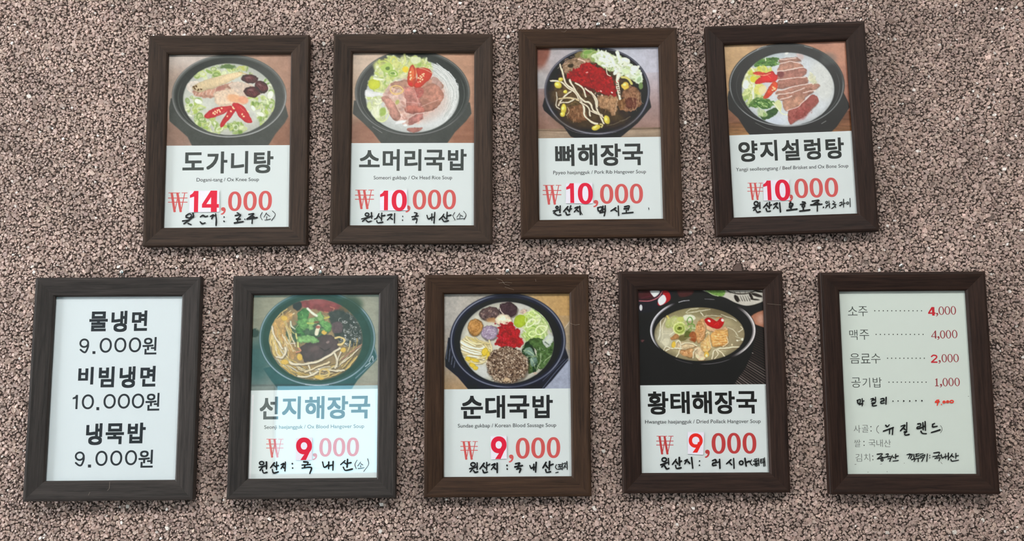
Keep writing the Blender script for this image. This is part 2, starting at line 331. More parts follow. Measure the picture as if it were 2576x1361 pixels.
def dish_oxhead(p):                     # pale soup with meat slices, glass noodles, leek and red chilli
    p.vgrad([(290, (192, 166, 140)), (700, (186, 152, 126)), (1300, (196, 154, 124)), (1590, (180, 138, 112))], 'x')
    p.ell(400, 330, 260, 240, (206, 186, 164), soft=240, a=.8); p.ell(380, 1180, 240, 180, (150, 106, 86), soft=200, a=.9); p.ell(1500, 1170, 240, 190, (150, 104, 82), soft=180, a=.9); p.grain(.07, 70, sx=2.2, sy=.6)
    p.poly([(300, 820), (286, 960), (400, 1060), (500, 1160), (600, 1290), (1290, 1290), (1380, 1160), (1500, 1040), (1558, 960), (1540, 840)], (76, 80, 76), soft=12, smooth=False, tex=.08, ts=90)
    p.ell(925, 738, 616, 460, (78, 82, 79), soft=10); p.ring(925, 738, 606, 450, 8, (150, 154, 150), soft=7, a=.7, arc=(100, 80)); p.ring(925, 738, 604, 448, 7, (140, 144, 140), soft=7, a=.7, arc=(190, 55)); p.ring(925, 738, 604, 448, 8, (140, 140, 136), soft=7, a=.7, arc=(-30, 50))
    p.ell(925, 742, 582, 432, (58, 63, 60), soft=12, grad=(.08, .14)); p.ring(925, 752, 560, 424, 6, (128, 132, 126), soft=6, a=.6, arc=(155, 60)); p.ring(925, 752, 556, 424, 6, (120, 124, 120), soft=6, a=.6, arc=(15, 45))
    p.line([(500, 1100), (600, 1165)], 7, (150, 152, 148), a=.7)
    S = (925, 772, 505, 398); p.clipE = S
    p.ell(*S, (200, 207, 202), soft=10, tex=.05, ts=120, rim=-.08); p.warp(); p.ell(1150, 1000, 240, 130, (214, 220, 218), soft=130, a=.7)
    p.clipE = None; p.greens((830, 470, 290, 100), 110, 36, cols=[(206, 216, 130), (222, 230, 170), (188, 206, 96), (150, 184, 84), (230, 236, 200), (214, 214, 90)])
    p.clipE = (925, 760, 515, 412); p.greens((610, 590, 160, 130), 75, 34, clip=S, cols=[(206, 216, 130), (222, 230, 170), (188, 206, 96), (150, 184, 84), (226, 232, 196)])
    p.greens((540, 880, 120, 150), 50, 34, clip=S, cols=[(206, 220, 150), (224, 232, 190), (196, 212, 128), (230, 236, 214)])
    p.ell(955, 385, 62, 44, (214, 224, 178), .1, soft=8); p.ring(955, 385, 60, 44, 9, (190, 206, 130), .1, soft=5)
    p.ell(655, 470, 66, 50, (176, 204, 100), .3, soft=8); p.ell(662, 476, 22, 18, (96, 128, 58), soft=8)
    p.ring(720, 530, 42, 32, 16, (148, 186, 80), soft=6); p.ell(720, 530, 22, 15, (110, 150, 66), soft=6); p.ell(850, 490, 30, 34, (230, 206, 50), soft=10)
    p.poly([(455, 610), (560, 600), (575, 680), (470, 700)], (202, 212, 56), soft=7, edge=-.12); p.poly([(515, 580), (620, 590), (600, 610), (520, 600)], (226, 232, 206), soft=6)
    p.poly([(405, 735), (430, 705), (500, 725), (600, 735), (680, 745), (660, 765), (560, 772), (470, 782), (425, 770)], (228, 232, 228), soft=7, edge=-.08)
    for q in range(46):                 # bundle of glass noodles along the right rim
        t = p.r.uniform(0, 1); r0 = 1 - .34 * t
        ang = [-62 + p.r.uniform(-8, 20), -30, 0, 30 + p.r.uniform(-10, 16)]
        pts = [(925 + math.cos(math.radians(a_)) * 505 * (r0 + p.r.uniform(-.02, .02)) * .985, 772 + math.sin(math.radians(a_)) * 398 * r0) for a_ in ang]
        p.line(pts, p.r.uniform(4, 8), p.r.choice([(224, 228, 224), (206, 212, 206), (186, 194, 188), (232, 236, 232)]), a=.75, tube=.15)
    p.line([(1190, 430), (1290, 500), (1370, 580), (1420, 680)], 10, (212, 218, 216), tube=.2); p.line([(1375, 620), (1420, 640), (1410, 720), (1385, 690)], 8, (210, 216, 212)); p.line([(1330, 610), (1400, 590)], 7, (206, 212, 210))
    p.ell(1000, 800, 300, 250, (206, 180, 166), soft=120, a=.7)
    p.poly([(600, 780), (700, 640), (900, 590), (1120, 580), (1240, 660), (1260, 760), (1180, 910), (1060, 980), (1000, 1060), (880, 1080), (740, 1030), (640, 900)], (212, 180, 166), soft=20, wob=22, tex=.2, ts=40)
    for q in range(90):
        x, y = p.pts_in((900, 820, 270, 210), 1)[0]; p.ell(x, y, p.r.uniform(14, 40), p.r.uniform(6, 16), p.r.choice([(190, 138, 122), (226, 204, 192), (200, 150, 132), (176, 120, 104), (232, 214, 204)]), p.r.uniform(-1, 1), soft=12, a=.55)
    def meat(pts, col, g=(0, -.08)): p.poly(pts, col, soft=8, wob=8, tex=.22, ts=34, edge=-.16, ew=16, grad=g)
    meat([(700, 640), (860, 600), (1120, 590), (1240, 640), (1230, 700), (900, 720), (720, 690)], (188, 142, 120))
    meat([(1130, 580), (1200, 590), (1240, 660), (1220, 720), (1140, 660)], (196, 160, 146))
    meat([(1000, 720), (1060, 660), (1150, 640), (1262, 742), (1230, 840), (1180, 910), (1080, 940), (1010, 900)], (182, 128, 108), (.05, -.1))
    meat([(590, 790), (650, 770), (730, 830), (790, 960), (785, 1030), (715, 1022), (640, 880)], (188, 138, 122))
    meat([(820, 680), (945, 690), (1000, 800), (1030, 940), (860, 945), (850, 800)], (186, 124, 112), (0, -.12))
    meat([(850, 880), (1020, 880), (1050, 940), (940, 950), (855, 945)], (190, 116, 100))
    meat([(900, 1000), (1030, 955), (1040, 1000), (990, 1050), (905, 1085), (885, 1050)], (190, 128, 118))
    meat([(870, 1120), (1030, 1105), (1010, 1140), (960, 1165), (900, 1155)], (176, 118, 106))
    p.poly([(945, 680), (1030, 680), (1050, 740), (1000, 790), (960, 760)], (176, 98, 88), soft=8, wob=6, tex=.15)
    for q in range(50):
        x, y = p.pts_in((990, 800, 230, 190), 1)[0]; p.line([(x, y), (x + p.r.uniform(10, 40), y + p.r.uniform(-10, 16))], 4, p.r.choice([(226, 186, 172), (150, 92, 78), (214, 170, 156)]), a=.5)
    for a_, b_ in (((830, 690), (858, 940)), ((945, 700), (1000, 880)), ((860, 830), (1010, 850)), ((1020, 880), (1240, 800))): p.line([a_, b_], 5, (226, 192, 178), a=.7)
    p.ell(760, 840, 26, 60, (206, 178, 160), -.5, soft=16, a=.8); p.line([(690, 790), (760, 880), (800, 960)], 10, (214, 184, 160), a=.8); p.ell(760, 838, 18, 26, (170, 180, 90), .5, soft=8, a=.8)
    p.ring(755, 712, 64, 46, 15, (224, 192, 120), .1, soft=5); p.ring(760, 716, 40, 28, 8, (216, 186, 140), .1, soft=5); p.ell(800, 1050, 60, 16, (226, 230, 228), -.3, soft=8); p.ell(850, 1082, 20, 14, (236, 238, 236), soft=6)
    p.ring(600, 950, 72, 96, 13, (212, 222, 160), .35, soft=6, arc=(70, 120)); p.ell(605, 940, 32, 46, (150, 180, 80), .3, soft=14, a=.9); p.ell(530, 940, 50, 60, (224, 230, 204), .2, soft=20, a=.7)
    p.poly([(875, 560), (895, 470), (925, 432), (958, 480), (968, 560), (945, 660), (905, 672), (872, 620)], (206, 74, 48), soft=6, edge=-.14)
    p.poly([(960, 475), (1050, 470), (1115, 490), (1132, 555), (1080, 620), (1000, 680), (940, 668), (980, 570)], (206, 66, 48), soft=6, edge=-.14)
    p.poly([(895, 540), (920, 460), (945, 520), (935, 590), (910, 600)], (222, 110, 62), soft=8); p.line([(1000, 470), (1080, 500), (1140, 530)], 9, (214, 150, 120), soft=5)
    p.line([(960, 470), (962, 560), (935, 585)], 6, (232, 150, 90)); p.seeds([(905, 515), (912, 550), (915, 575), (905, 590), (1010, 560), (1030, 545), (1045, 560), (1010, 590), (990, 580), (1035, 600), (1010, 620), (985, 635), (1025, 575), (1048, 540)])
    p.ell(905, 640, 24, 22, (214, 50, 42), soft=12); p.ell(980, 655, 30, 20, (216, 58, 44), soft=12)

def dish_porkrib(p):                    # dark broth with chilli paste, sprouts, scallions and rib meat
    p.vgrad([(280, (150, 116, 102)), (420, (178, 172, 172)), (900, (170, 170, 176)), (1300, (186, 190, 200)), (1640, (176, 176, 186))], 'x')
    p.poly([(250, 280), (400, 300), (390, 420), (300, 560), (250, 560)], (146, 96, 82), soft=60); p.ell(300, 680, 120, 140, (182, 182, 182), soft=120, a=.9)
    p.vgrad([(700, (160, 140, 138)), (1180, (142, 108, 92))], 'y', (240, 760, 700, 1210), .85); p.vgrad([(600, (178, 172, 178)), (900, (156, 132, 128)), (1200, (146, 112, 98))], 'y', (1300, 600, 1700, 1200), .85)
    p.grain(.09, 70, sx=1.6); p.vgrad([(1190, (122, 104, 84)), (1230, (164, 144, 120)), (1330, (140, 122, 104))], 'y', (240, 1205, 1700, 1400), .95); p.grain(.12, 30, (240, 1205, 1700, 1400), sx=6, sy=.6)
    p.line([(250, 1222), (700, 1226), (1700, 1196)], 10, (98, 82, 68), a=.7)
    p.poly([(350, 860), (328, 950), (345, 1000), (480, 1120), (560, 1180), (640, 1290), (760, 1330), (1150, 1330), (1260, 1240), (1380, 1140), (1530, 965), (1510, 860)], (50, 50, 54), soft=10, smooth=False, tex=.1, ts=60)
    p.ell(932, 788, 584, 484, (62, 62, 72), soft=9); p.ring(932, 788, 572, 474, 9, (112, 116, 128), soft=8, a=.7); p.ring(932, 788, 566, 468, 8, (176, 180, 188), soft=7, a=.8, arc=(120, 60)); p.ring(932, 790, 566, 468, 8, (160, 164, 172), soft=7, a=.7, arc=(20, 50)); p.ring(932, 790, 576, 478, 6, (150, 154, 166), soft=6, a=.7, arc=(215, 60))
    p.ell(932, 782, 552, 456, (38, 38, 38), soft=10, tex=.1, ts=60); p.warp()
    p.ell(880, 760, 430, 330, (92, 74, 56), soft=200, a=.75, tex=.3, ts=40); p.ell(640, 850, 220, 170, (104, 84, 60), soft=140, a=.8, tex=.4, ts=26)
    p.ell(900, 1080, 400, 130, (84, 70, 52), soft=110, a=.9, tex=.2, ts=60); p.line([(1040, 1170), (1180, 1130), (1300, 1070)], 7, (150, 140, 122), a=.5); p.line([(580, 1190), (700, 1240), (900, 1262), (1150, 1240)], 5, (150, 146, 140), a=.5)
    def meat(pts, col, t=.34): p.poly(pts, col, soft=9, wob=18, tex=t, ts=22, edge=-.2, ew=16)
    meat([(560, 480), (700, 400), (860, 380), (880, 470), (760, 520), (680, 590), (570, 600)], (156, 130, 104))
    for q in range(80):
        x, y = p.pts_in((700, 500, 160, 100), 1)[0]; p.line([(x, y), (x + p.r.uniform(8, 40), y + p.r.uniform(-18, 12))], p.r.uniform(3, 7), p.r.choice([(196, 172, 148), (92, 74, 52), (170, 140, 112), (120, 98, 70), (206, 176, 160)]), a=.7)
    p.ell(640, 505, 34, 24, (70, 62, 46), soft=12); p.ell(730, 385, 50, 26, (124, 112, 76), -.3, soft=10, wob=8)
    meat([(1230, 770), (1300, 730), (1390, 780), (1400, 850), (1430, 930), (1360, 990), (1240, 1010), (1180, 960), (1200, 880)], (146, 108, 82)); meat([(1250, 870), (1370, 870), (1365, 970), (1250, 960)], (112, 70, 58), .2)
    meat([(930, 840), (1060, 840), (1150, 830), (1170, 900), (1140, 1020), (1110, 1060), (1050, 1010), (960, 960)], (166, 130, 96))
    meat([(1170, 890), (1230, 880), (1240, 960), (1180, 990)], (150, 110, 74)); meat([(600, 940), (700, 920), (780, 960), (830, 1080), (760, 1130), (640, 1110), (600, 1030)], (126, 92, 66)); meat([(560, 860), (720, 880), (760, 930), (600, 950)], (110, 92, 62))
    for q in range(120):
        el = p.r.choice([(1060, 930, 110, 90), (1310, 860, 110, 130), (700, 1030, 110, 80)]); x, y = p.pts_in(el, 1)[0]
        p.line([(x, y), (x + p.r.uniform(-14, 14), y + p.r.uniform(14, 50))], p.r.uniform(3, 6), p.r.choice([(206, 176, 136), (100, 70, 46), (184, 144, 106), (80, 54, 38)]), a=.6)
    p.line([(1120, 1050), (1140, 960), (1160, 870)], 8, (206, 180, 150), a=.8); p.line([(1370, 860), (1365, 960), (1300, 1000)], 7, (190, 156, 124), a=.7); p.line([(1410, 800), (1415, 900), (1440, 930)], 6, (170, 150, 120), a=.7)
    p.greens((870, 390, 90, 60), 26, 32, cols=[(150, 176, 104), (120, 156, 76), (180, 190, 120)]); p.ell(830, 360, 50, 20, (128, 168, 88), -.2, soft=8); p.ell(930, 380, 70, 38, (140, 168, 90), -.35, soft=10, tex=.2)
    P8 = [(222, 230, 206), (206, 220, 186), (232, 238, 224), (190, 208, 156), (212, 226, 196), (236, 240, 232)]
    p.poly([(910, 400), (980, 330), (1100, 390), (1220, 420), (1290, 480), (1400, 560), (1430, 660), (1390, 720), (1300, 660), (1180, 600), (1080, 560), (940, 490)], (188, 204, 158), soft=16, wob=26, tex=.3, ts=30)
    for q in range(150):
        t = p.r.random(); x = 940 + 440 * t + p.r.uniform(-50, 60); y = 400 + 230 * t + p.r.uniform(-70, 70)
        r = p.r.uniform(14, 44); an = p.r.uniform(-.8, 1.4); p.ell(x, y, r, r * p.r.uniform(.3, .6), p.r.choice(P8), an, soft=6, rim=-.12, a=.95)
        if p.r.random() < .35: p.ell(x + 12, y + 18, 12, 5, (120, 144, 84), an, soft=6, a=.7)
    for x0, y0, x1, y1, w in ((975, 340, 1020, 385, 26), (1150, 360, 1190, 450, 44), (1030, 340, 1040, 380, 10), (960, 440, 1050, 470, 34), (1080, 420, 1130, 500, 40), (1220, 440, 1270, 460, 50)): p.line([(x0, y0), (x1, y1)], w, (226, 234, 212), soft=7, tube=.12)
    p.ell(1340, 540, 46, 40, (232, 238, 222), soft=8, rim=-.12); p.ell(1390, 655, 42, 52, (206, 222, 196), .5, soft=8); p.ell(1390, 655, 22, 34, (168, 196, 150), .5, soft=8); p.ell(1410, 730, 28, 40, (110, 136, 84), soft=10); p.ell(1250, 570, 46, 22, (204, 222, 176), .3, soft=8)
    p.line([(1165, 600), (1150, 680), (1160, 760), (1190, 870)], 44, (226, 218, 196), soft=7, taper=(1, .6), tube=.2)
    for q in range(8): p.ell(1160 + p.r.uniform(-16, 20), 660 + 22 * q, 10, 6, (96, 76, 60), .4, soft=5)
    p.line([(1200, 630), (1270, 650), (1310, 710)], 26, (196, 192, 110), soft=6, tube=.2); p.ell(1240, 730, 46, 40, (222, 192, 84), soft=8, wob=6, rim=-.2); p.ell(1232, 720, 20, 14, (240, 226, 150), soft=8)
    p.poly([(588, 622), (640, 570), (740, 520), (800, 480), (900, 490), (1000, 560), (1060, 610), (1115, 700), (1150, 800), (1145, 836), (1050, 838), (960, 800), (910, 770), (860, 740), (760, 730), (700, 690), (620, 652)], (160, 34, 40), soft=8, wob=26, tex=.3, ts=24)
    for q in range(170):
        x, y = p.pts_in((880, 650, 290, 150), 1)[0]
        if abs((y - 650) - (x - 880) * .42) < 105: p.ell(x, y, p.r.uniform(6, 16), p.r.uniform(4, 9), p.r.choice([(190, 52, 54), (120, 22, 28), (176, 40, 46), (206, 74, 70), (140, 26, 32)]), p.r.uniform(0, 3), soft=6, a=.7)
    p.ell(820, 770, 70, 40, (110, 24, 28), .5, soft=40, a=.6); p.speck((960, 810, 90, 30), 8, 10, [(226, 206, 190)]); p.ell(820, 584, 16, 9, (220, 160, 150), soft=6); p.ell(1096, 800, 10, 9, (236, 226, 216), soft=4)
    p.line([(720, 430), (800, 470)], 14, (222, 196, 176), soft=6); p.line([(1030, 520), (1050, 600), (1080, 620)], 10, (230, 222, 196))
    def sprout(pts, w=20, col=(212, 200, 176)): p.line([(x + 5, y + 6) for x, y in pts], w + 4, (60, 46, 36), soft=8, a=.55); p.line(pts, w, col, soft=5, tube=.35)
    sprout([(520, 490), (545, 580), (580, 690), (660, 760), (730, 850), (780, 960), (800, 1060), (860, 1130), (930, 1150)], 22)
    sprout([(415, 672), (480, 672), (540, 690), (600, 740), (680, 800), (740, 900), (820, 960), (860, 1060)], 18); sprout([(630, 660), (680, 750), (720, 830), (790, 900), (850, 920), (890, 1000), (980, 1050)], 22)
    sprout([(700, 700), (770, 760), (810, 850)], 20); sprout([(800, 760), (880, 820), (910, 900), (940, 1010), (1000, 1140)], 22); sprout([(860, 790), (920, 870), (935, 960)], 18)
    sprout([(480, 800), (490, 880), (480, 940), (520, 980)], 14, (184, 176, 156)); sprout([(640, 790), (560, 850), (510, 940)], 20); sprout([(510, 870), (620, 860), (730, 890)], 20, (190, 174, 136)); sprout([(520, 920), (600, 910), (680, 880)], 14)
    sprout([(860, 1010), (960, 1050), (1020, 1090)], 14); p.line([(415, 674), (480, 680)], 5, (226, 220, 206)); p.line([(520, 490), (496, 540)], 5, (200, 190, 170))
    for x, y, rx, ry, an in ((500, 720, 44, 36, .4), (560, 985, 30, 56, .1), (548, 1040, 28, 30, .8), (920, 1190, 50, 30, -.4), (1040, 1100, 34, 50, -.4), (580, 790, 24, 22, 0), (530, 660, 26, 24, 0)):
        p.ell(x, y, rx, ry, (214, 198, 80), an, soft=7, rim=-.22, grad=(-.08, -.1)); p.ell(x - 8, y - 8, rx * .4, ry * .3, (240, 232, 150), an, soft=10, a=.8)
    p.line([(960, 1150), (985, 1160), (975, 1190)], 16, (206, 196, 130)); p.line([(600, 960), (620, 1010), (590, 1050)], 8, (190, 176, 140))

def dish_brisket(p):                    # white soup with fanned beef slices, greens and red pepper
    p.vgrad([(320, (186, 152, 108)), (700, (176, 138, 104)), (1300, (184, 132, 106)), (1720, (160, 112, 94))], 'x'); p.ell(420, 420, 220, 200, (196, 164, 120), soft=200, a=.8); p.ell(1560, 420, 180, 160, (196, 144, 118), soft=180, a=.7)
    p.ell(420, 1120, 160, 120, (126, 84, 66), soft=120, a=.8); p.grain(.08, 60, sx=2.)
    p.vgrad([(1170, (120, 82, 56)), (1320, (160, 120, 78))], 'y', (340, 1180, 760, 1400), .9); p.vgrad([(1100, (110, 74, 56)), (1300, (140, 100, 66))], 'y', (1400, 1100, 1760, 1400), .9); p.grain(.25, 22, (340, 1170, 1760, 1400), sx=7, sy=.7)
    p.poly([(365, 830), (352, 900), (362, 1030), (470, 1130), (560, 1270), (620, 1340), (1440, 1340), (1560, 1220), (1700, 1010), (1690, 960), (1630, 840)], (46, 49, 48), soft=10, smooth=False, tex=.08, ts=80)
    p.ell(1006, 764, 640, 466, (54, 57, 57), soft=9); p.ring(1006, 764, 628, 456, 8, (96, 100, 100), soft=8, a=.6); p.ring(1006, 764, 624, 452, 7, (190, 196, 196), soft=6, a=.8, arc=(205, 55)); p.ring(1006, 766, 622, 452, 8, (184, 188, 188), soft=7, a=.8, arc=(100, 60)); p.ring(1006, 766, 622, 450, 8, (170, 174, 174), soft=7, a=.7, arc=(25, 40))
    p.line([(680, 372), (720, 345), (780, 330)], 6, (190, 194, 192), a=.8); p.line([(1200, 335), (1290, 358)], 6, (170, 174, 172), a=.7); p.line([(1390, 1190), (1440, 1160)], 7, (170, 174, 172), a=.7); p.line([(660, 1180), (780, 1240), (850, 1256)], 6, (150, 154, 152), a=.6)
    p.ell(1006, 768, 600, 432, (42, 45, 45), soft=10, grad=(.05, .1)); p.ring(1010, 780, 560, 420, 6, (110, 114, 112), soft=6, a=.6, arc=(165, 50)); p.ring(1010, 780, 580, 424, 6, (120, 124, 122), soft=6, a=.6, arc=(10, 40)); p.ell(1460, 480, 90, 70, (90, 94, 92), soft=80, a=.6)
    S = (1020, 808, 516, 408); p.clipE = S; p.ell(*S, (196, 204, 206), soft=12, tex=.05, ts=110, rim=-.08, rimw=.15); p.warp(); p.ell(1400, 720, 130, 220, (204, 208, 200), -.3, soft=90, a=.7); p.speck((1440, 620, 80, 160), 40, 6, [(226, 230, 226), (176, 182, 178)], a=.5); p.ell(820, 1160, 160, 60, (196, 208, 220), soft=60, a=.7)
    p.ring(1020, 808, 512, 404, 6, (214, 218, 212), soft=6, a=.7, arc=(60, 70)); p.ell(1000, 415, 26, 14, (226, 228, 220), -.5, soft=6); p.ell(880, 450, 110, 40, (176, 192, 196), soft=40, a=.6)
    p.greens((610, 760, 110, 170), 60, 30, clip=S, cols=[(206, 214, 110), (226, 230, 190), (190, 204, 84), (218, 226, 150), (232, 234, 206)]); p.greens((720, 620, 110, 60), 26, 28, cols=[(206, 210, 60), (190, 204, 80), (226, 222, 96)])
    p.greens((640, 900, 120, 100), 36, 28, clip=S, cols=[(186, 204, 116), (206, 216, 150), (140, 172, 80)])
    p.ell(555, 760, 34, 50, (230, 234, 222), .1, soft=8); p.line([(640, 760), (635, 850), (628, 940)], 18, (226, 232, 214), soft=6, tube=.2); p.line([(615, 570), (650, 610)], 16, (226, 228, 196), soft=6); p.ell(700, 810, 60, 60, (212, 210, 110), .3, soft=20, a=.9); p.ell(735, 820, 40, 46, (226, 210, 160), .2, soft=14, a=.9); p.ell(640, 700, 40, 34, (206, 204, 60), .3, soft=10)
    G = [(78, 124, 58), (58, 100, 44), (110, 152, 78), (92, 140, 62)]
    p.poly([(640, 550), (660, 500), (720, 465), (820, 470), (920, 470), (900, 510), (840, 555), (740, 550), (680, 565)], (78, 118, 56), soft=10, wob=20, tex=.35, ts=24)
    for q in range(26):
        x, y = p.pts_in((780, 515, 130, 42), 1)[0]; p.line([(x, y), (x + p.r.uniform(14, 40), y + p.r.uniform(-14, 14)), (x + p.r.uniform(30, 70), y + p.r.uniform(-14, 10))], p.r.uniform(8, 14), p.r.choice(G), tube=.3)
    p.ring(770, 480, 40, 18, 10, (100, 150, 72), .2); p.line([(770, 455), (775, 495)], 10, (214, 224, 196)); p.ring(900, 525, 20, 14, 8, (120, 166, 80))
    p.poly([(590, 1000), (630, 930), (700, 900), (800, 920), (860, 960), (830, 1010), (740, 1020), (650, 1010)], (92, 130, 66), soft=10, wob=18, tex=.3, ts=24)
    for q in range(22):
        x, y = p.pts_in((730, 960, 120, 50), 1)[0]; p.line([(x, y), (x + p.r.uniform(14, 50), y + p.r.uniform(-20, 20)), (x + p.r.uniform(30, 80), y + p.r.uniform(-10, 30))], p.r.uniform(7, 13), p.r.choice(G + [(160, 190, 120)]), tube=.3)
    p.ring(740, 975, 70, 44, 12, (60, 104, 48), .3); p.poly([(725, 1100), (800, 1040), (890, 1010), (915, 1060), (850, 1110), (770, 1150), (735, 1140)], (62, 96, 50), soft=8, wob=8, tex=.2, edge=-.15); p.greens((720, 1080, 50, 40), 10, 22, cols=[(190, 206, 160), (140, 176, 100)])
    p.poly([(860, 970), (920, 930), (950, 990), (940, 1060), (900, 1030)], (206, 214, 156), soft=7, wob=6); p.line([(850, 960), (920, 1040), (960, 1080), (1030, 1095)], 13, (222, 226, 190), tube=.2)
    M = [((940, 470), (1110, 460), (1160, 500), (1010, 520), (930, 520)), ((900, 600), (940, 530), (1060, 510), (1150, 525), (1190, 570), (1100, 600), (920, 630)), ((900, 650), (930, 620), (1190, 575), (1215, 640), (1100, 690), (920, 700)),
         ((910, 770), (920, 705), (1210, 670), (1240, 740), (1150, 760), (920, 800)), ((890, 870), (920, 830), (1180, 760), (1340, 750), (1350, 790), (1200, 850), (1000, 880)), ((910, 920), (930, 870), (1200, 800), (1300, 830), (1180, 910), (1000, 935)),
         ((970, 1000), (980, 930), (1180, 880), (1190, 960), (1050, 1030), (1010, 1050)), ((1020, 1120), (1040, 1040), (1200, 950), (1290, 870), (1345, 900), (1350, 960), (1280, 1040), (1150, 1130), (1060, 1190), (1030, 1170))]
    for k, m in enumerate(M): p.poly([(x + 4, y + 8) for x, y in m], (120, 84, 74), soft=12, a=.7); p.poly(m, [(160, 120, 104), (178, 132, 112), (170, 118, 104), (168, 118, 102), (176, 130, 112), (168, 122, 104), (186, 140, 116), (160, 90, 82)][k], soft=7, wob=7, tex=.2, ts=26, edge=-.1)
    p.ell(940, 640, 40, 36, (120, 62, 66), soft=20, a=.8); p.ell(1180, 1080, 90, 50, (150, 74, 70), -.6, soft=40, a=.7, tex=.3, ts=20); p.speck((1170, 1060, 130, 60), 30, 7, [(186, 120, 108), (120, 56, 54)], a=.6)
    for l in ([(900, 615), (1000, 600), (1190, 570)], [(910, 700), (1050, 690), (1215, 675)], [(890, 835), (1050, 790), (1200, 755), (1340, 745)], [(880, 880), (1010, 850), (1060, 850), (1200, 795)], [(930, 925), (1060, 880)], [(1190, 850), (1320, 820)], [(1015, 1050), (1130, 1000), (1210, 930), (1262, 880)], [(940, 525), (1040, 505), (1150, 530)], [(930, 480), (1110, 470)]):
        p.line(l, 11, (226, 208, 196), soft=6, tube=.15, a=.9)
    for q in range(70):
        x, y = p.pts_in((1090, 760, 180, 280), 1)[0]; p.line([(x, y), (x + p.r.uniform(-10, 22), y + p.r.uniform(-8, 8))], 4, p.r.choice([(206, 164, 148), (130, 84, 72)]), a=.5)
    p.greens((1290, 690, 60, 40), 14, 20, cols=[(222, 222, 196), (206, 206, 176)]); p.ell(1150, 440, 30, 50, (196, 170, 164), -.6, soft=20, a=.7)
    p.poly([(640, 632), (700, 618), (790, 630), (840, 612), (880, 650), (905, 655), (895, 700), (850, 730), (740, 740), (655, 745), (690, 690), (720, 665)], (212, 46, 46), soft=6, wob=5, tex=.12, edge=-.12)
    p.line([(660, 650), (740, 655), (820, 640)], 8, (236, 170, 120)); p.line([(650, 640), (760, 625)], 9, (222, 96, 60)); p.ell(800, 690, 60, 24, (222, 40, 44), .1, soft=20); p.line([(750, 640), (800, 660), (830, 690)], 5, (240, 140, 110), a=.8)
    p.poly([(752, 890), (790, 810), (830, 745), (880, 720), (905, 760), (895, 820), (860, 850), (800, 905), (765, 912)], (214, 82, 50), soft=6, wob=5, tex=.15, edge=-.14); p.line([(840, 770), (870, 790), (880, 820)], 7, (240, 176, 100)); p.seeds([(850, 790), (862, 810), (845, 825), (875, 800)]); p.ell(795, 880, 26, 16, (206, 62, 44), -.7, soft=10)

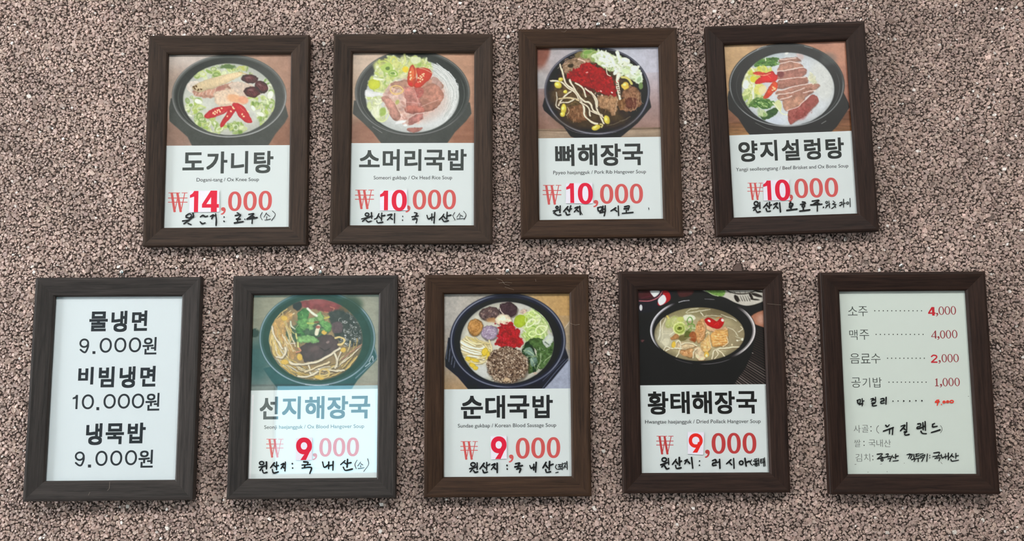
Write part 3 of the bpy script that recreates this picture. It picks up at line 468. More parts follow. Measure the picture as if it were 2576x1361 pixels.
def dish_oxblood(p):                    # brown soup with bean sprouts, blood curd, herbs and foam bubbles
    p.vgrad([(300, (142, 140, 118)), (700, (150, 148, 124)), (1300, (152, 150, 130)), (1640, (150, 150, 132))], 'x'); p.vgrad([(900, (96, 116, 112)), (1300, (84, 108, 110))], 'y', (300, 860, 640, 1400), .7); p.ell(360, 960, 130, 220, (50, 88, 86), soft=150, a=.8)  # teal cast here and on the bowl: the glass reflection, painted into the print
    p.ell(1500, 1240, 160, 120, (152, 150, 134), soft=120, a=.7); p.grain(.07, 50, sx=2.5, sy=.7); p.ell(330, 690, 40, 50, (50, 62, 50), soft=16, wob=10)
    p.poly([(420, 1060), (500, 1180), (620, 1330), (1300, 1330), (1400, 1180), (1600, 970), (1596, 900), (1560, 760)], (46, 84, 84), soft=12, smooth=False, tex=.1, ts=60)
    p.line([(1560, 830), (1590, 900), (1595, 955), (1500, 1050), (1380, 1160)], 12, (120, 138, 150), soft=7, a=.8); p.line([(1520, 990), (1555, 930), (1560, 980)], 8, (184, 194, 200)); p.line([(1480, 1040), (1530, 1000)], 9, (176, 188, 196))
    p.ell(982, 748, 604, 494, (52, 82, 76), soft=9); p.ring(982, 748, 592, 484, 16, (98, 124, 132), soft=12, a=.8); p.ring(982, 748, 594, 486, 7, (170, 190, 206), soft=7, a=.8, arc=(180, 60)); p.ring(982, 748, 590, 484, 10, (156, 176, 190), soft=8, a=.8, arc=(90, 70)); p.ring(982, 748, 592, 484, 9, (150, 168, 184), soft=8, a=.8, arc=(-20, 60)); p.line([(860, 1226), (1000, 1236), (1100, 1228)], 8, (200, 216, 222), a=.8)
    p.ell(978, 750, 560, 456, (40, 66, 54), soft=12, tex=.15, ts=90); p.ell(1330, 400, 120, 90, (44, 62, 40), soft=70, a=.8)
    S = (966, 762, 490, 426); p.clipE = S; p.ell(*S, (146, 122, 84), soft=9, tex=.15, ts=70, rim=-.2, rimw=.2); p.warp(); p.ring(966, 762, 484, 420, 6, (190, 182, 150), soft=6, a=.7, arc=(150, 60)); p.ring(966, 762, 486, 422, 7, (206, 206, 196), soft=6, a=.7, arc=(-90, 30))
    p.poly([(780, 380), (900, 345), (1060, 342), (1200, 380), (1240, 440), (1180, 500), (1040, 470), (940, 450), (840, 420)], (138, 62, 62), soft=16, wob=14, tex=.2, ts=40); p.ell(980, 370, 80, 24, (160, 84, 84), soft=30, a=.6); p.line([(1060, 470), (1120, 480), (1160, 440), (1120, 420)], 9, (186, 110, 84)); p.ell(1260, 450, 60, 30, (110, 84, 52), soft=24, wob=10)
    p.ell(780, 410, 44, 50, (48, 32, 30), soft=16, wob=10); p.poly([(1100, 480), (1260, 460), (1400, 560), (1450, 700), (1430, 800), (1300, 830), (1180, 760), (1130, 620)], (62, 62, 56), soft=24, wob=14, tex=.25, ts=40)
    for q in range(70):
        x, y = p.pts_in((1320, 660, 130, 190), 1)[0]; r = p.r.uniform(8, 24); p.ring(x, y, r, r * .75, 5, p.r.choice([(206, 206, 200), (170, 168, 160), (190, 190, 186), (140, 138, 130)]), p.r.uniform(0, 3), soft=4, a=.75, arc=(p.r.uniform(0, 360), p.r.uniform(70, 160)))
        if q % 3 == 0: p.ell(x, y, 6, 4, (226, 228, 226), soft=4)
    p.poly([(1130, 600), (1200, 570), (1250, 620), (1230, 690), (1150, 690)], (98, 76, 78), soft=12, tex=.15)
    p.poly([(640, 690), (740, 620), (820, 560), (1050, 560), (1120, 640), (1060, 720), (900, 780), (720, 780)], (72, 92, 66), soft=30, wob=20, tex=.3, ts=40)
    p.poly([(815, 840), (880, 790), (1000, 725), (1110, 715), (1190, 770), (1200, 850), (1130, 910), (1000, 970), (860, 990), (815, 930)], (88, 68, 66), soft=9, wob=10, tex=.16, ts=46, edge=-.16, ew=22); p.line([(1000, 830), (1060, 880), (1120, 850)], 8, (60, 42, 42), a=.8); p.ell(960, 850, 60, 24, (120, 92, 88), -.3, soft=30, a=.6); p.ell(1090, 790, 16, 12, (140, 116, 112), soft=8)
    Y = [(206, 190, 140), (186, 166, 110), (196, 164, 84), (216, 204, 170), (170, 140, 84), (222, 196, 116)]
    for q in range(54):                 # sprouts round the left rim
        t = p.r.uniform(.74, .97); a0 = p.r.uniform(150, 235); pts = [(966 + 490 * t * math.cos(math.radians(a0 - d)), 762 + 426 * t * math.sin(math.radians(a0 - d))) for d in (0, 14, 28, 40)]
        pts = [(x + p.r.uniform(-14, 14), y + p.r.uniform(-10, 10)) for x, y in pts]; p.line(pts, p.r.uniform(7, 15), p.r.choice(Y), a=.85, tube=.3)
    for q in range(80):                 # sprouts along the bottom
        t = p.r.uniform(.7, .97); a0 = p.r.uniform(20, 150); w = p.r.choice([-1, 1]) * p.r.uniform(14, 34); pts = [(966 + 490 * t * math.cos(math.radians(a0 + d)), 762 + 426 * (t + e) * math.sin(math.radians(a0 + d))) for d, e in ((0, 0), (w * .5, -.02), (w, .02))]
        p.line([(x + 3, y + 5) for x, y in pts], 14, (84, 66, 44), soft=8, a=.4); p.line(pts, p.r.uniform(7, 15), p.r.choice(Y + [(200, 196, 176)]), a=.85, tube=.3)
    p.poly([(520, 600), (600, 520), (700, 470), (720, 520), (640, 640), (680, 760), (760, 880), (720, 960), (640, 850), (560, 760)], (196, 150, 84), soft=14, wob=20, tex=.3, ts=24, a=.75)
    for q in range(30):
        x, y = p.pts_in((620, 660, 90, 190), 1)[0]; p.line([(x, y), (x + p.r.uniform(0, 30), y + p.r.uniform(30, 90)), (x + p.r.uniform(20, 70), y + p.r.uniform(90, 170))], p.r.uniform(6, 13), p.r.choice(Y), a=.85, tube=.3)
    def sp(pts, w=22, c=(206, 196, 168)): p.line([(x + 4, y + 7) for x, y in pts], w + 4, (76, 56, 42), soft=8, a=.5); p.line(pts, w, c, soft=5, tube=.35)
    sp([(690, 985), (740, 1018), (860, 1012), (1000, 985), (1110, 920), (1215, 850)], 26); sp([(515, 620), (540, 720), (590, 800), (620, 850)], 20); sp([(560, 940), (620, 945), (655, 890), (650, 840)], 22); sp([(760, 700), (780, 800), (800, 870)], 20, (196, 196, 120)); sp([(790, 850), (810, 880), (760, 900)], 14, (196, 130, 100))
    sp([(1160, 900), (1190, 980), (1160, 1050)], 20); sp([(1240, 860), (1200, 950), (1180, 1040)], 16); sp([(890, 1030), (910, 1100), (930, 1120)], 18); sp([(860, 1090), (980, 1050), (1110, 1000)], 20, (206, 190, 150)); sp([(780, 1140), (900, 1140), (1010, 1080)], 20); sp([(1000, 1070), (1120, 1080), (1260, 1080)], 18); sp([(1240, 1000), (1340, 930), (1430, 830)], 14); sp([(1240, 960), (1350, 880), (1440, 810)], 12, (170, 120, 96)); sp([(705, 570), (720, 620), (770, 660)], 18, (190, 196, 170))
    for x, y, rx, ry in ((645, 990, 40, 30), (795, 945, 30, 34), (1250, 868, 30, 24), (640, 540, 34, 24), (1050, 690, 30, 22), (1010, 1150, 60, 26)): p.ell(x, y, rx, ry, (218, 180, 76), soft=8, rim=-.2)
    p.line([(1170, 750), (1220, 740), (1265, 770), (1240, 810), (1200, 810)], 22, (206, 184, 120), tube=.3); p.ring(1060, 1110, 50, 40, 16, (206, 180, 110), .3)
    G = [(104, 158, 84), (76, 130, 66), (130, 178, 104), (92, 146, 80), (140, 184, 110)]
    for pts in ([(790, 470), (850, 430), (900, 470), (880, 540), (800, 560), (770, 510)], [(760, 650), (800, 620), (850, 690), (850, 730), (800, 710)], [(770, 780), (800, 720), (880, 710), (980, 750), (995, 780), (920, 800), (840, 790)], [(1000, 570), (1060, 560), (1120, 600), (1120, 660), (1080, 680), (1020, 620)], [(860, 640), (900, 590), (950, 600), (920, 660)], [(780, 560), (860, 540), (900, 600), (850, 660), (790, 620)], [(960, 520), (1010, 470), (1060, 520), (1020, 570), (970, 570)], [(880, 540), (960, 530), (980, 590), (910, 600)]):
        p.poly(pts, p.r.choice(G), soft=7, wob=14, tex=.25, ts=24, edge=-.22, ew=10)
    for q in range(40):
        x, y = p.pts_in((920, 600, 190, 150), 1)[0]; p.line([(x, y), (x + p.r.uniform(-40, 40), y + p.r.uniform(-30, 30))], p.r.uniform(4, 10), p.r.choice(G + [(56, 92, 52), (170, 196, 110)]), a=.7, tube=.2)
    p.line([(880, 440), (930, 490), (970, 515)], 26, (216, 218, 196), tube=.2); p.line([(990, 630), (970, 700)], 40, (222, 216, 186), tube=.15); p.ell(985, 635, 26, 14, (170, 100, 84), soft=8); p.line([(1060, 540), (1100, 530)], 18, (196, 184, 84)); p.line([(880, 590), (940, 590)], 20, (176, 190, 96)); p.ell(970, 580, 26, 14, (130, 96, 64), soft=8); p.line([(710, 800), (750, 800)], 8, (226, 224, 216))

def dish_sausage(p):                    # milky soup with blood sausage, chilli paste, perilla seed and leaves
    p.vgrad([(280, (176, 174, 166)), (800, (170, 164, 150)), (1250, (186, 156, 108)), (1600, (182, 148, 96))], 'x'); p.vgrad([(600, (172, 168, 160)), (1050, (164, 150, 130)), (1270, (168, 138, 100))], 'y', (270, 640, 640, 1300), .9)
    p.vgrad([(560, (176, 150, 110)), (760, (158, 146, 124)), (1000, (150, 148, 148)), (1270, (158, 166, 180))], 'y', (1380, 520, 1620, 1300), .95); p.poly([(1260, 1300), (1560, 980), (1640, 960), (1640, 1300)], (154, 162, 178), soft=20); p.poly([(1530, 640), (1600, 540), (1640, 540), (1640, 900), (1560, 860)], (164, 148, 122), soft=12, smooth=False); p.line([(1530, 640), (1600, 545)], 8, (206, 196, 176), a=.8); p.grain(.08, 26)
    p.poly([(320, 740), (286, 960), (290, 1040), (420, 1150), (530, 1280), (560, 1320), (1270, 1320), (1400, 1180), (1562, 980), (1566, 940), (1520, 800)], (46, 48, 58), soft=9, smooth=False, tex=.1, ts=60)
    for q in range(4): p.line([(312 + q * 4 + 24 * q, 800 + 50 * q), (300 + 26 * q, 960 + 30 * q)], 6, (138, 146, 162), a=.8)
    p.line([(1560, 960), (1440, 1090), (1300, 1262)], 7, (120, 128, 148), a=.8); p.line([(1530, 960), (1420, 1070), (1300, 1190)], 5, (110, 116, 136), a=.7)
    p.ell(937, 772, 604, 494, (52, 54, 66), soft=9); p.ring(937, 772, 588, 480, 14, (92, 98, 116), soft=12, a=.8); p.ring(937, 772, 584, 476, 7, (170, 178, 194), soft=6, a=.8, arc=(205, 55)); p.ring(937, 774, 586, 478, 12, (140, 146, 160), soft=10, a=.7, arc=(-5, 60)); p.ring(937, 774, 586, 478, 8, (150, 156, 172), soft=7, a=.7, arc=(130, 50)); p.ring(937, 774, 586, 478, 7, (130, 136, 152), soft=7, a=.6, arc=(50, 30))
    p.ell(937, 776, 556, 448, (38, 40, 46), soft=12, tex=.08, ts=60)
    S = (930, 792, 490, 428); p.clipE = S; p.ell(*S, (192, 192, 176), soft=10, tex=.06, ts=90, rim=-.12, rimw=.12); p.warp(); p.ell(660, 1100, 110, 70, (196, 202, 200), soft=60, a=.7); p.ell(1090, 420, 120, 40, (190, 192, 186), soft=40, a=.7)
    def slice_(x, y, rx, ry, c, an=0, spk=None, n=40):
        p.ell(x + 4, y + 8, rx + 4, ry + 4, (70, 60, 54), an, soft=14, a=.6); p.ell(x, y, rx, ry, c, an, soft=7, wob=7, tex=.2, ts=22, rim=-.24, rimw=.2)
        if spk: p.speck((x, y, rx * .86, ry * .86), n, 9, spk, soft=5, a=.65)
    slice_(745, 490, 104, 72, (98, 82, 80), -.1, [(140, 122, 116), (66, 52, 52), (170, 146, 130), (120, 90, 86)], 44); slice_(940, 450, 96, 80, (78, 62, 66), .2, [(92, 74, 78), (64, 50, 54)], 16); p.line([(850, 430), (870, 470), (905, 505)], 9, (206, 190, 180)); p.line([(868, 400), (880, 375), (940, 372)], 5, (130, 114, 116), a=.8)
    p.ell(800, 560, 90, 26, (186, 140, 90), soft=20, a=.8); slice_(598, 630, 78, 88, (178, 134, 78), .1, [(206, 160, 96), (140, 96, 50), (196, 150, 100)], 40); p.ring(600, 630, 46, 50, 8, (150, 104, 56), a=.6); slice_(748, 690, 86, 78, (160, 146, 164), 0, [(206, 196, 206), (124, 108, 134), (186, 172, 190), (140, 120, 150)], 60)
    slice_(895, 562, 82, 64, (226, 212, 184), .1, [(236, 226, 204), (206, 190, 160)], 16); p.line([(850, 600), (900, 620), (960, 600)], 5, (186, 166, 136), a=.7)
    p.greens((1240, 590, 130, 130), 90, 34, clip=S, cols=[(176, 204, 108), (206, 222, 160), (146, 184, 84), (222, 230, 196), (196, 214, 130)]); p.greens((1230, 700, 120, 90), 46, 32, clip=S, cols=[(166, 198, 100), (206, 222, 160), (130, 170, 76)])
    p.poly([(1000, 590), (1020, 520), (1080, 500), (1140, 530), (1130, 590), (1070, 630), (1020, 620)], (168, 192, 58), soft=7, edge=-.12, tex=.08)
    for x, y, rx, ry, an in ((1170, 545, 46, 52, .4), (1200, 700, 70, 56, .2), (1150, 500, 40, 24, .2), (1280, 660, 60, 34, -.5), (1210, 500, 60, 26, .4), (1190, 700, 34, 24, 0), (1180, 590, 50, 30, -.6)): p.ring(x, y, rx, ry, 13, p.r.choice([(206, 224, 156), (186, 210, 120), (222, 232, 190)]), an, soft=5)
    p.ell(1105, 465, 44, 22, (186, 166, 150), -.3, soft=8, wob=8, tex=.3); p.line([(1170, 430), (1260, 490), (1340, 580), (1390, 680)], 10, (110, 150, 70), a=.7)
    L = [(62, 88, 54), (46, 70, 42), (84, 112, 66), (52, 76, 46)]
    for pts in ([(1080, 880), (1100, 810), (1150, 770), (1190, 830), (1230, 930), (1180, 940), (1100, 920)], [(1140, 940), (1230, 930), (1260, 1010), (1240, 1090), (1170, 1100), (1150, 1020)], [(1240, 880), (1330, 850), (1440, 870), (1400, 980), (1320, 1060), (1250, 1040)], [(1160, 760), (1260, 740), (1340, 800), (1350, 860), (1240, 870), (1180, 820)], [(1330, 830), (1410, 780), (1420, 850), (1360, 870)], [(1140, 1010), (1180, 1000), (1200, 1090), (1150, 1110)]):
        p.poly(pts, p.r.choice(L), soft=7, wob=9, tex=.25, ts=26, edge=-.2, ew=10)
    p.poly([(1110, 860), (1160, 840), (1210, 900), (1200, 930), (1130, 910)], (120, 146, 130), soft=8, tex=.2); p.poly([(1170, 950), (1230, 940), (1240, 1010), (1190, 1040)], (110, 136, 124), soft=8, tex=.2); p.poly([(1295, 780), (1360, 700), (1415, 730), (1400, 790), (1350, 840), (1320, 820)], (196, 206, 196), soft=7, wob=6, edge=-.14)
    for l in ([(1360, 705), (1350, 770), (1340, 830)], [(1350, 770), (1400, 760)], [(1350, 770), (1310, 780)], [(1100, 870), (1160, 880), (1220, 930)], [(1180, 950), (1210, 1000), (1230, 1060)], [(1285, 900), (1270, 980), (1250, 1060)], [(1440, 870), (1380, 930), (1310, 1000)], [(1090, 850), (1110, 800), (1150, 775)], [(1150, 935), (1230, 930)]): p.line(l, 6, (196, 212, 170), a=.8)
    for q in range(70):
        x, y = p.pts_in((1270, 930, 160, 160), 1)[0]; p.line([(x, y), (x + p.r.uniform(-30, 40), y + p.r.uniform(-20, 40))], p.r.uniform(4, 12), p.r.choice([(38, 58, 36), (96, 124, 84), (140, 166, 130), (58, 86, 50), (30, 44, 28), (176, 194, 168)]), soft=6, a=.5)
    p.line([(1285, 930), (1265, 1000), (1240, 1080)], 13, (150, 170, 130), a=.7); p.ell(1225, 1115, 24, 14, (190, 170, 150), soft=8); p.line([(1060, 700), (1100, 650), (1130, 680)], 9, (206, 206, 200)); p.line([(1070, 740), (1130, 750)], 7, (166, 176, 120))
    p.poly([(800, 810), (850, 700), (835, 640), (910, 590), (980, 590), (1010, 640), (1070, 660), (1060, 730), (1100, 780), (1060, 830), (960, 845), (860, 830)], (166, 32, 46), soft=8, wob=24, tex=.3, ts=22)
    for q in range(110): x, y = p.pts_in((945, 720, 130, 115), 1)[0]; p.ell(x, y, p.r.uniform(5, 14), p.r.uniform(4, 8), p.r.choice([(196, 54, 64), (120, 18, 32), (182, 40, 54), (206, 76, 80), (144, 24, 38)]), p.r.uniform(0, 3), soft=6, a=.7)
    p.speck((860, 610, 60, 30), 10, 8, [(150, 40, 50)], a=.8)
    Y = [(222, 212, 176), (206, 196, 150), (232, 226, 200), (196, 184, 130)]
    p.poly([(450, 780), (540, 730), (700, 780), (770, 860), (740, 960), (620, 1000), (560, 1040), (500, 960), (450, 870)], (196, 184, 140), soft=14, wob=12, tex=.2, ts=30)
    for q in range(44):
        x, y = p.pts_in((600, 880, 140, 140), 1)[0]; p.line([(x - 50, y - 24), (x, y + p.r.uniform(-10, 14)), (x + 60, y + p.r.uniform(0, 40))], p.r.uniform(8, 16), p.r.choice(Y + [(170, 156, 100), (214, 196, 96)]), soft=6, a=.7, tube=.3)
    for l, w in (([(500, 740), (560, 790), (660, 800), (720, 790)], 24), ([(445, 790), (540, 830), (640, 850), (720, 840)], 24), ([(445, 850), (520, 880), (600, 910), (660, 910)], 26), ([(470, 830), (560, 870), (650, 900)], 16), ([(690, 800), (740, 870), (775, 920)], 22), ([(745, 770), (765, 840), (775, 890)], 18), ([(600, 740), (680, 790), (740, 800)], 16), ([(520, 930), (600, 940), (690, 960)], 18), ([(560, 1000), (640, 1010), (700, 980)], 18), ([(620, 960), (700, 940)], 14), ([(480, 770), (600, 820)], 14)):
        p.line([(x + 3, y + 7) for x, y in l], w, (120, 104, 66), soft=8, a=.5); p.line(l, w, p.r.choice(Y), soft=5, tube=.3)
    for x, y, rx, ry, an in ((700, 890, 34, 46, .3), (525, 960, 36, 22, .2), (600, 975, 50, 16, .2), (570, 1030, 34, 26, .4), (740, 920, 22, 34, .2), (600, 1060, 28, 20, 0)): p.ell(x, y, rx, ry, (216, 190, 66), an, soft=7, rim=-.24)
    p.ell(944, 1040, 224, 190, (70, 58, 48), soft=30, a=.6); p.ell(934, 1022, 216, 188, (124, 104, 86), soft=16, wob=18, tex=.2, ts=30)
    for q in range(1000):
        x, y = p.pts_in((934, 1022, 214, 188), 1)[0]; p.ell(x, y, p.r.uniform(5, 10), p.r.uniform(3, 6), p.r.choice([(206, 190, 166), (66, 50, 42), (176, 156, 132), (84, 64, 52), (226, 212, 190), (140, 118, 98), (52, 40, 34)]), p.r.uniform(0, 3), soft=4, a=.85)
    p.poly([(890, 1190), (920, 1150), (960, 1160), (970, 1200)], (196, 172, 138), soft=8, wob=6); p.speck((850, 1180, 120, 26), 20, 8, [(206, 196, 170), (90, 74, 60)])

def dish_pollack(p):                    # black bowl of pollack soup on a dark table
    p.grain(.1, 40); p.ell(300, 620, 160, 160, (30, 44, 50), soft=140, a=.8); p.poly([(680, 260), (840, 280), (820, 340), (700, 360)], (96, 60, 58), soft=30, a=.8)
    p.poly([(260, 270), (600, 280), (600, 400), (500, 460), (400, 520), (260, 500)], (52, 40, 58), soft=24); p.ell(340, 330, 120, 60, (96, 40, 52), soft=60, a=.8); p.poly([(530, 290), (590, 310), (600, 390), (500, 450), (470, 420), (520, 360)], (176, 34, 52), soft=10); p.line([(280, 400), (390, 400), (480, 360), (520, 300)], 9, (206, 120, 124), soft=6); p.line([(300, 372), (400, 350)], 6, (120, 60, 76), a=.7)
    p.poly([(395, 295), (490, 295), (480, 330), (440, 360), (415, 340)], (226, 228, 226), soft=8); p.poly([(475, 390), (530, 335), (560, 375), (545, 420), (495, 445)], (230, 226, 228), soft=8); p.ell(298, 470, 15, 32, (230, 234, 236), soft=6); p.ell(330, 820, 36, 16, (120, 84, 84), .3, soft=12, a=.9)
    p.poly([(1380, 470), (1580, 400), (1600, 520), (1420, 560)], (50, 44, 38), soft=12); p.poly([(1440, 560), (1600, 500), (1600, 680), (1490, 650)], (172, 120, 96), soft=16); p.ell(1560, 590, 60, 50, (206, 166, 146), soft=50, a=.7)
    p.poly([(960, 280), (1600, 270), (1590, 380), (1500, 430), (1390, 450), (1280, 420), (1180, 370), (1060, 330)], (192, 190, 178), soft=10); p.poly([(960, 285), (1160, 285), (1150, 350), (1060, 340)], (120, 160, 82), soft=14, tex=.2); p.line([(975, 292), (1040, 335), (1100, 350)], 9, (190, 206, 160), a=.8)
    p.ring(1340, 250, 170, 78, 12, (60, 56, 50), soft=5); 
    for q in range(5): p.line([(1200 + q * 60, 300), (1230 + q * 50, 320)], 6, (96, 92, 84), a=.8)
    for x, y, rx, ry, an in ((1500, 340, 60, 16, .3), (1290, 375, 20, 42, -.5), (1440, 350, 14, 40, -.5), (1520, 300, 50, 10, .2), (1480, 385, 50, 8, .1)): p.ell(x, y, rx, ry, (58, 54, 48), an, soft=6)
    for q in range(5): p.line([(1300 + q * 26, 345), (1325 + q * 26, 400)], 8, (70, 66, 58), taper=(.4, 1))
    p.poly([(1470, 640), (1620, 690), (1620, 1300), (1280, 1300), (1300, 1200), (1400, 1040)], (52, 46, 44), soft=10, smooth=False)
    for q in range(34):
        x0, y0 = 1500 - q * 9, 690 + q * 20; c_ = p.r.choice([(150, 140, 132), (186, 176, 168), (120, 110, 104)]) if q > 14 else (104, 94, 88)
        p.line([(x0, y0), (x0 + 160, y0 + 62 + q * 2.2), (x0 + 330, y0 + 120 + q * 5)], 5 + q * .12, c_, soft=5, a=.35 + .5 * (q / 34.))
    p.line([(1440, 935), (1460, 942)], 6, (200, 196, 190))
    p.poly([(270, 880), (400, 740), (1480, 760), (1450, 940), (1380, 1100), (1300, 1210), (1240, 1310), (270, 1310)], (38, 35, 37), soft=12, smooth=False, tex=.08, ts=60)
    p.ell(940, 708, 552, 352, (34, 32, 34), soft=8); p.ring(942, 706, 534, 334, 26, (150, 150, 154), soft=16, a=.9, arc=(192, 52)); p.ring(940, 706, 538, 337, 12, (212, 214, 218), soft=9, a=.95, arc=(196, 42)); p.ring(938, 706, 540, 336, 7, (220, 222, 224), soft=6, a=.9, arc=(182, 40)); p.ring(938, 706, 532, 332, 30, (150, 148, 147), soft=16, a=.9, arc=(4, 60)); p.ring(940, 706, 537, 337, 14, (216, 214, 212), soft=9, a=.95, arc=(6, 48)); p.ring(940, 706, 542, 340, 7, (214, 212, 210), soft=6, a=.9, arc=(-8, 36)); p.ring(940, 712, 536, 344, 7, (140, 140, 142), soft=6, a=.8, arc=(75, 22)); p.ring(940, 712, 536, 344, 6, (130, 130, 134), soft=6, a=.8, arc=(112, 14))
    p.line([(690, 415), (740, 400), (800, 395)], 8, (200, 204, 206), a=.9); p.line([(960, 380), (1060, 385)], 6, (170, 172, 174), a=.8); p.line([(730, 458), (765, 450)], 6, (190, 190, 190), a=.8); p.line([(1005, 440), (1050, 442)], 5, (150, 150, 150), a=.6)
    p.ell(930, 716, 510, 312, (26, 25, 26), soft=12)
    S = (905, 745, 474, 282); p.clipE = S; p.ell(*S, (176, 166, 128), soft=12, tex=.08, ts=80, rim=-.22, rimw=.25); p.warp(); p.ell(1240, 780, 150, 120, (150, 138, 108), soft=100, a=.7); p.ell(560, 780, 110, 110, (196, 196, 172), soft=90, a=.7); p.ell(1100, 520, 220, 50, (110, 100, 76), soft=60, a=.7); p.ell(760, 520, 200, 50, (140, 134, 96), soft=60, a=.7)
    for l, w in (([(760, 520), (800, 490), (900, 480)], 9), ([(770, 525), (900, 510), (1010, 485)], 9), ([(500, 830), (520, 760), (520, 660), (560, 590)], 12), ([(470, 800), (500, 700), (500, 620), (540, 580)], 9), ([(520, 740), (600, 740), (680, 700)], 10), ([(920, 520), (940, 550)], 12), ([(1190, 680), (1250, 700), (1300, 760)], 9), ([(1300, 720), (1350, 690), (1330, 670)], 9), ([(1130, 540), (1220, 570), (1290, 610)], 7), ([(950, 560), (1040, 545), (1130, 560)], 7), ([(1280, 770), (1340, 790), (1300, 815)], 8), ([(590, 760), (640, 720)], 10), ([(640, 560), (610, 600), (560, 540)], 10)):
        p.line(l, w, p.r.choice([(222, 220, 196), (206, 204, 176), (230, 228, 210)]), a=.85, tube=.25)
    p.line([(555, 540), (575, 560), (590, 600)], 18, (206, 190, 96), tube=.2); p.ell(1348, 795, 13, 15, (232, 228, 206), soft=5); p.ell(1298, 812, 12, 10, (232, 228, 206), soft=5); p.ell(1245, 858, 12, 10, (226, 214, 176), soft=5)
    p.greens((660, 640, 80, 60), 22, 28, cols=[(186, 192, 120), (206, 210, 150), (160, 172, 90)]); p.poly([(730, 560), (780, 540), (850, 550), (865, 590), (810, 610), (750, 600)], (222, 226, 200), soft=7, edge=-.08); p.poly([(670, 570), (730, 560), (740, 610), (690, 610)], (190, 200, 110), soft=8)
    p.ell(698, 684, 66, 68, (186, 200, 110), soft=7); p.ring(698, 684, 62, 64, 9, (220, 226, 160), soft=5); p.ring(698, 686, 42, 42, 7, (130, 152, 66), soft=5); p.ell(700, 690, 24, 22, (110, 122, 50), soft=8); p.ell(700, 684, 8, 8, (60, 66, 30), soft=4)
    p.ring(808, 605, 26, 38, 9, (86, 146, 56), .1, soft=5); p.ring(820, 665, 40, 26, 11, (110, 156, 70), -.2, soft=5); p.greens((800, 690, 60, 40), 12, 20, cols=[(96, 136, 60), (170, 184, 100), (226, 226, 196)]); p.ell(780, 740, 34, 44, (84, 96, 46), .2, soft=14, a=.8); p.ell(730, 780, 46, 34, (96, 92, 50), soft=16, a=.7)
    def fish(pts, c): p.poly([(x + 4, y + 8) for x, y in pts], (110, 76, 44), soft=14, a=.6); p.poly(pts, c, soft=7, wob=9, tex=.2, ts=24, edge=-.1)
    fish([(600, 790), (660, 740), (690, 770), (640, 800)], (176, 130, 84)); fish([(880, 640), (920, 590), (960, 600), (970, 680), (960, 760), (930, 820), (890, 840), (860, 760)], (206, 158, 104)); fish([(800, 740), (860, 720), (870, 800), (840, 830)], (170, 104, 66)); fish([(960, 600), (1040, 680), (1160, 670), (1190, 710), (1060, 720), (980, 700)], (214, 176, 136))
    fish([(1025, 760), (1070, 710), (1180, 700), (1200, 770), (1190, 850), (1100, 870), (1040, 860)], (216, 166, 96)); fish([(930, 830), (970, 780), (1010, 740), (1020, 830), (1020, 900), (960, 930), (920, 890)], (220, 182, 118)); fish([(700, 920), (760, 880), (830, 890), (850, 950), (820, 990), (740, 970)], (206, 160, 108)); fish([(850, 900), (900, 880), (940, 930), (960, 1000), (880, 1000)], (226, 204, 166)); fish([(640, 860), (700, 830), (800, 840), (880, 870), (800, 890), (700, 900)], (210, 190, 150))
    for q in range(5): p.line([(1060, 740 + q * 26), (1130, 745 + q * 26), (1190, 735 + q * 26)], 5, (236, 206, 150), a=.8); p.line([(1065, 752 + q * 26), (1130, 757 + q * 26), (1188, 748 + q * 26)], 4, (180, 110, 50), a=.6)
    for q in range(7): p.line([(885 + q * 4, 650 + q * 24), (950, 640 + q * 24)], 4, (150, 92, 48), a=.6); p.line([(730 + q * 14, 905 + q * 4), (740 + q * 12, 950)], 4, (160, 96, 50), a=.5)
    p.line([(1190, 770), (1200, 830), (1150, 870)], 7, (240, 222, 186)); p.line([(970, 740), (1000, 730), (1010, 800), (1030, 880)], 9, (232, 206, 160)); p.line([(940, 620), (960, 700), (900, 830)], 7, (232, 190, 146), a=.7); p.ell(830, 800, 30, 24, (150, 76, 46), soft=14, a=.7)
    for l, w in (([(650, 880), (670, 820), (700, 810), (715, 860), (690, 940), (660, 980)], 16), ([(560, 920), (620, 890), (720, 890)], 13), ([(540, 910), (560, 880), (600, 890)], 12), ([(720, 850), (800, 840), (880, 870)], 12), ([(1030, 1000), (1060, 920), (1120, 890), (1330, 880)], 16), ([(1090, 900), (1140, 940), (1170, 980)], 14), ([(1080, 900), (1100, 960), (1060, 1000)], 12), ([(840, 990), (850, 930), (880, 900)], 12)): p.line([(x + 2, y + 6) for x, y in l], w, (120, 100, 66), soft=8, a=.5); p.line(l, w, p.r.choice([(226, 216, 190), (216, 206, 176)]), tube=.3)
    p.ell(635, 850, 24, 34, (222, 190, 76), .2, soft=8, rim=-.2); p.ell(975, 950, 26, 32, (222, 184, 84), .2, soft=8, rim=-.2); p.ell(975, 962, 12, 14, (240, 226, 180), soft=6); p.poly([(510, 830), (560, 790), (590, 820), (560, 880)], (206, 204, 176), soft=8)
    p.speck((1110, 790, 70, 70), 14, 9, [(246, 222, 170), (196, 124, 60)], a=.5); p.speck((920, 700, 40, 110), 14, 9, [(240, 206, 160), (166, 96, 54)], a=.5); p.speck((780, 930, 60, 40), 12, 8, [(240, 214, 170), (150, 90, 46)], a=.5); p.speck((970, 850, 40, 70), 10, 8, [(248, 228, 180)], a=.5)
    for q in range(26):
        x, y = p.pts_in((880, 760, 400, 210), 1)[0]; p.line([(x, y), (x + p.r.uniform(20, 70), y + p.r.uniform(-24, 24)), (x + p.r.uniform(50, 110), y + p.r.uniform(-30, 36))], p.r.uniform(4, 9), p.r.choice([(222, 214, 184), (196, 186, 150), (150, 138, 100)]), soft=6, a=.35)
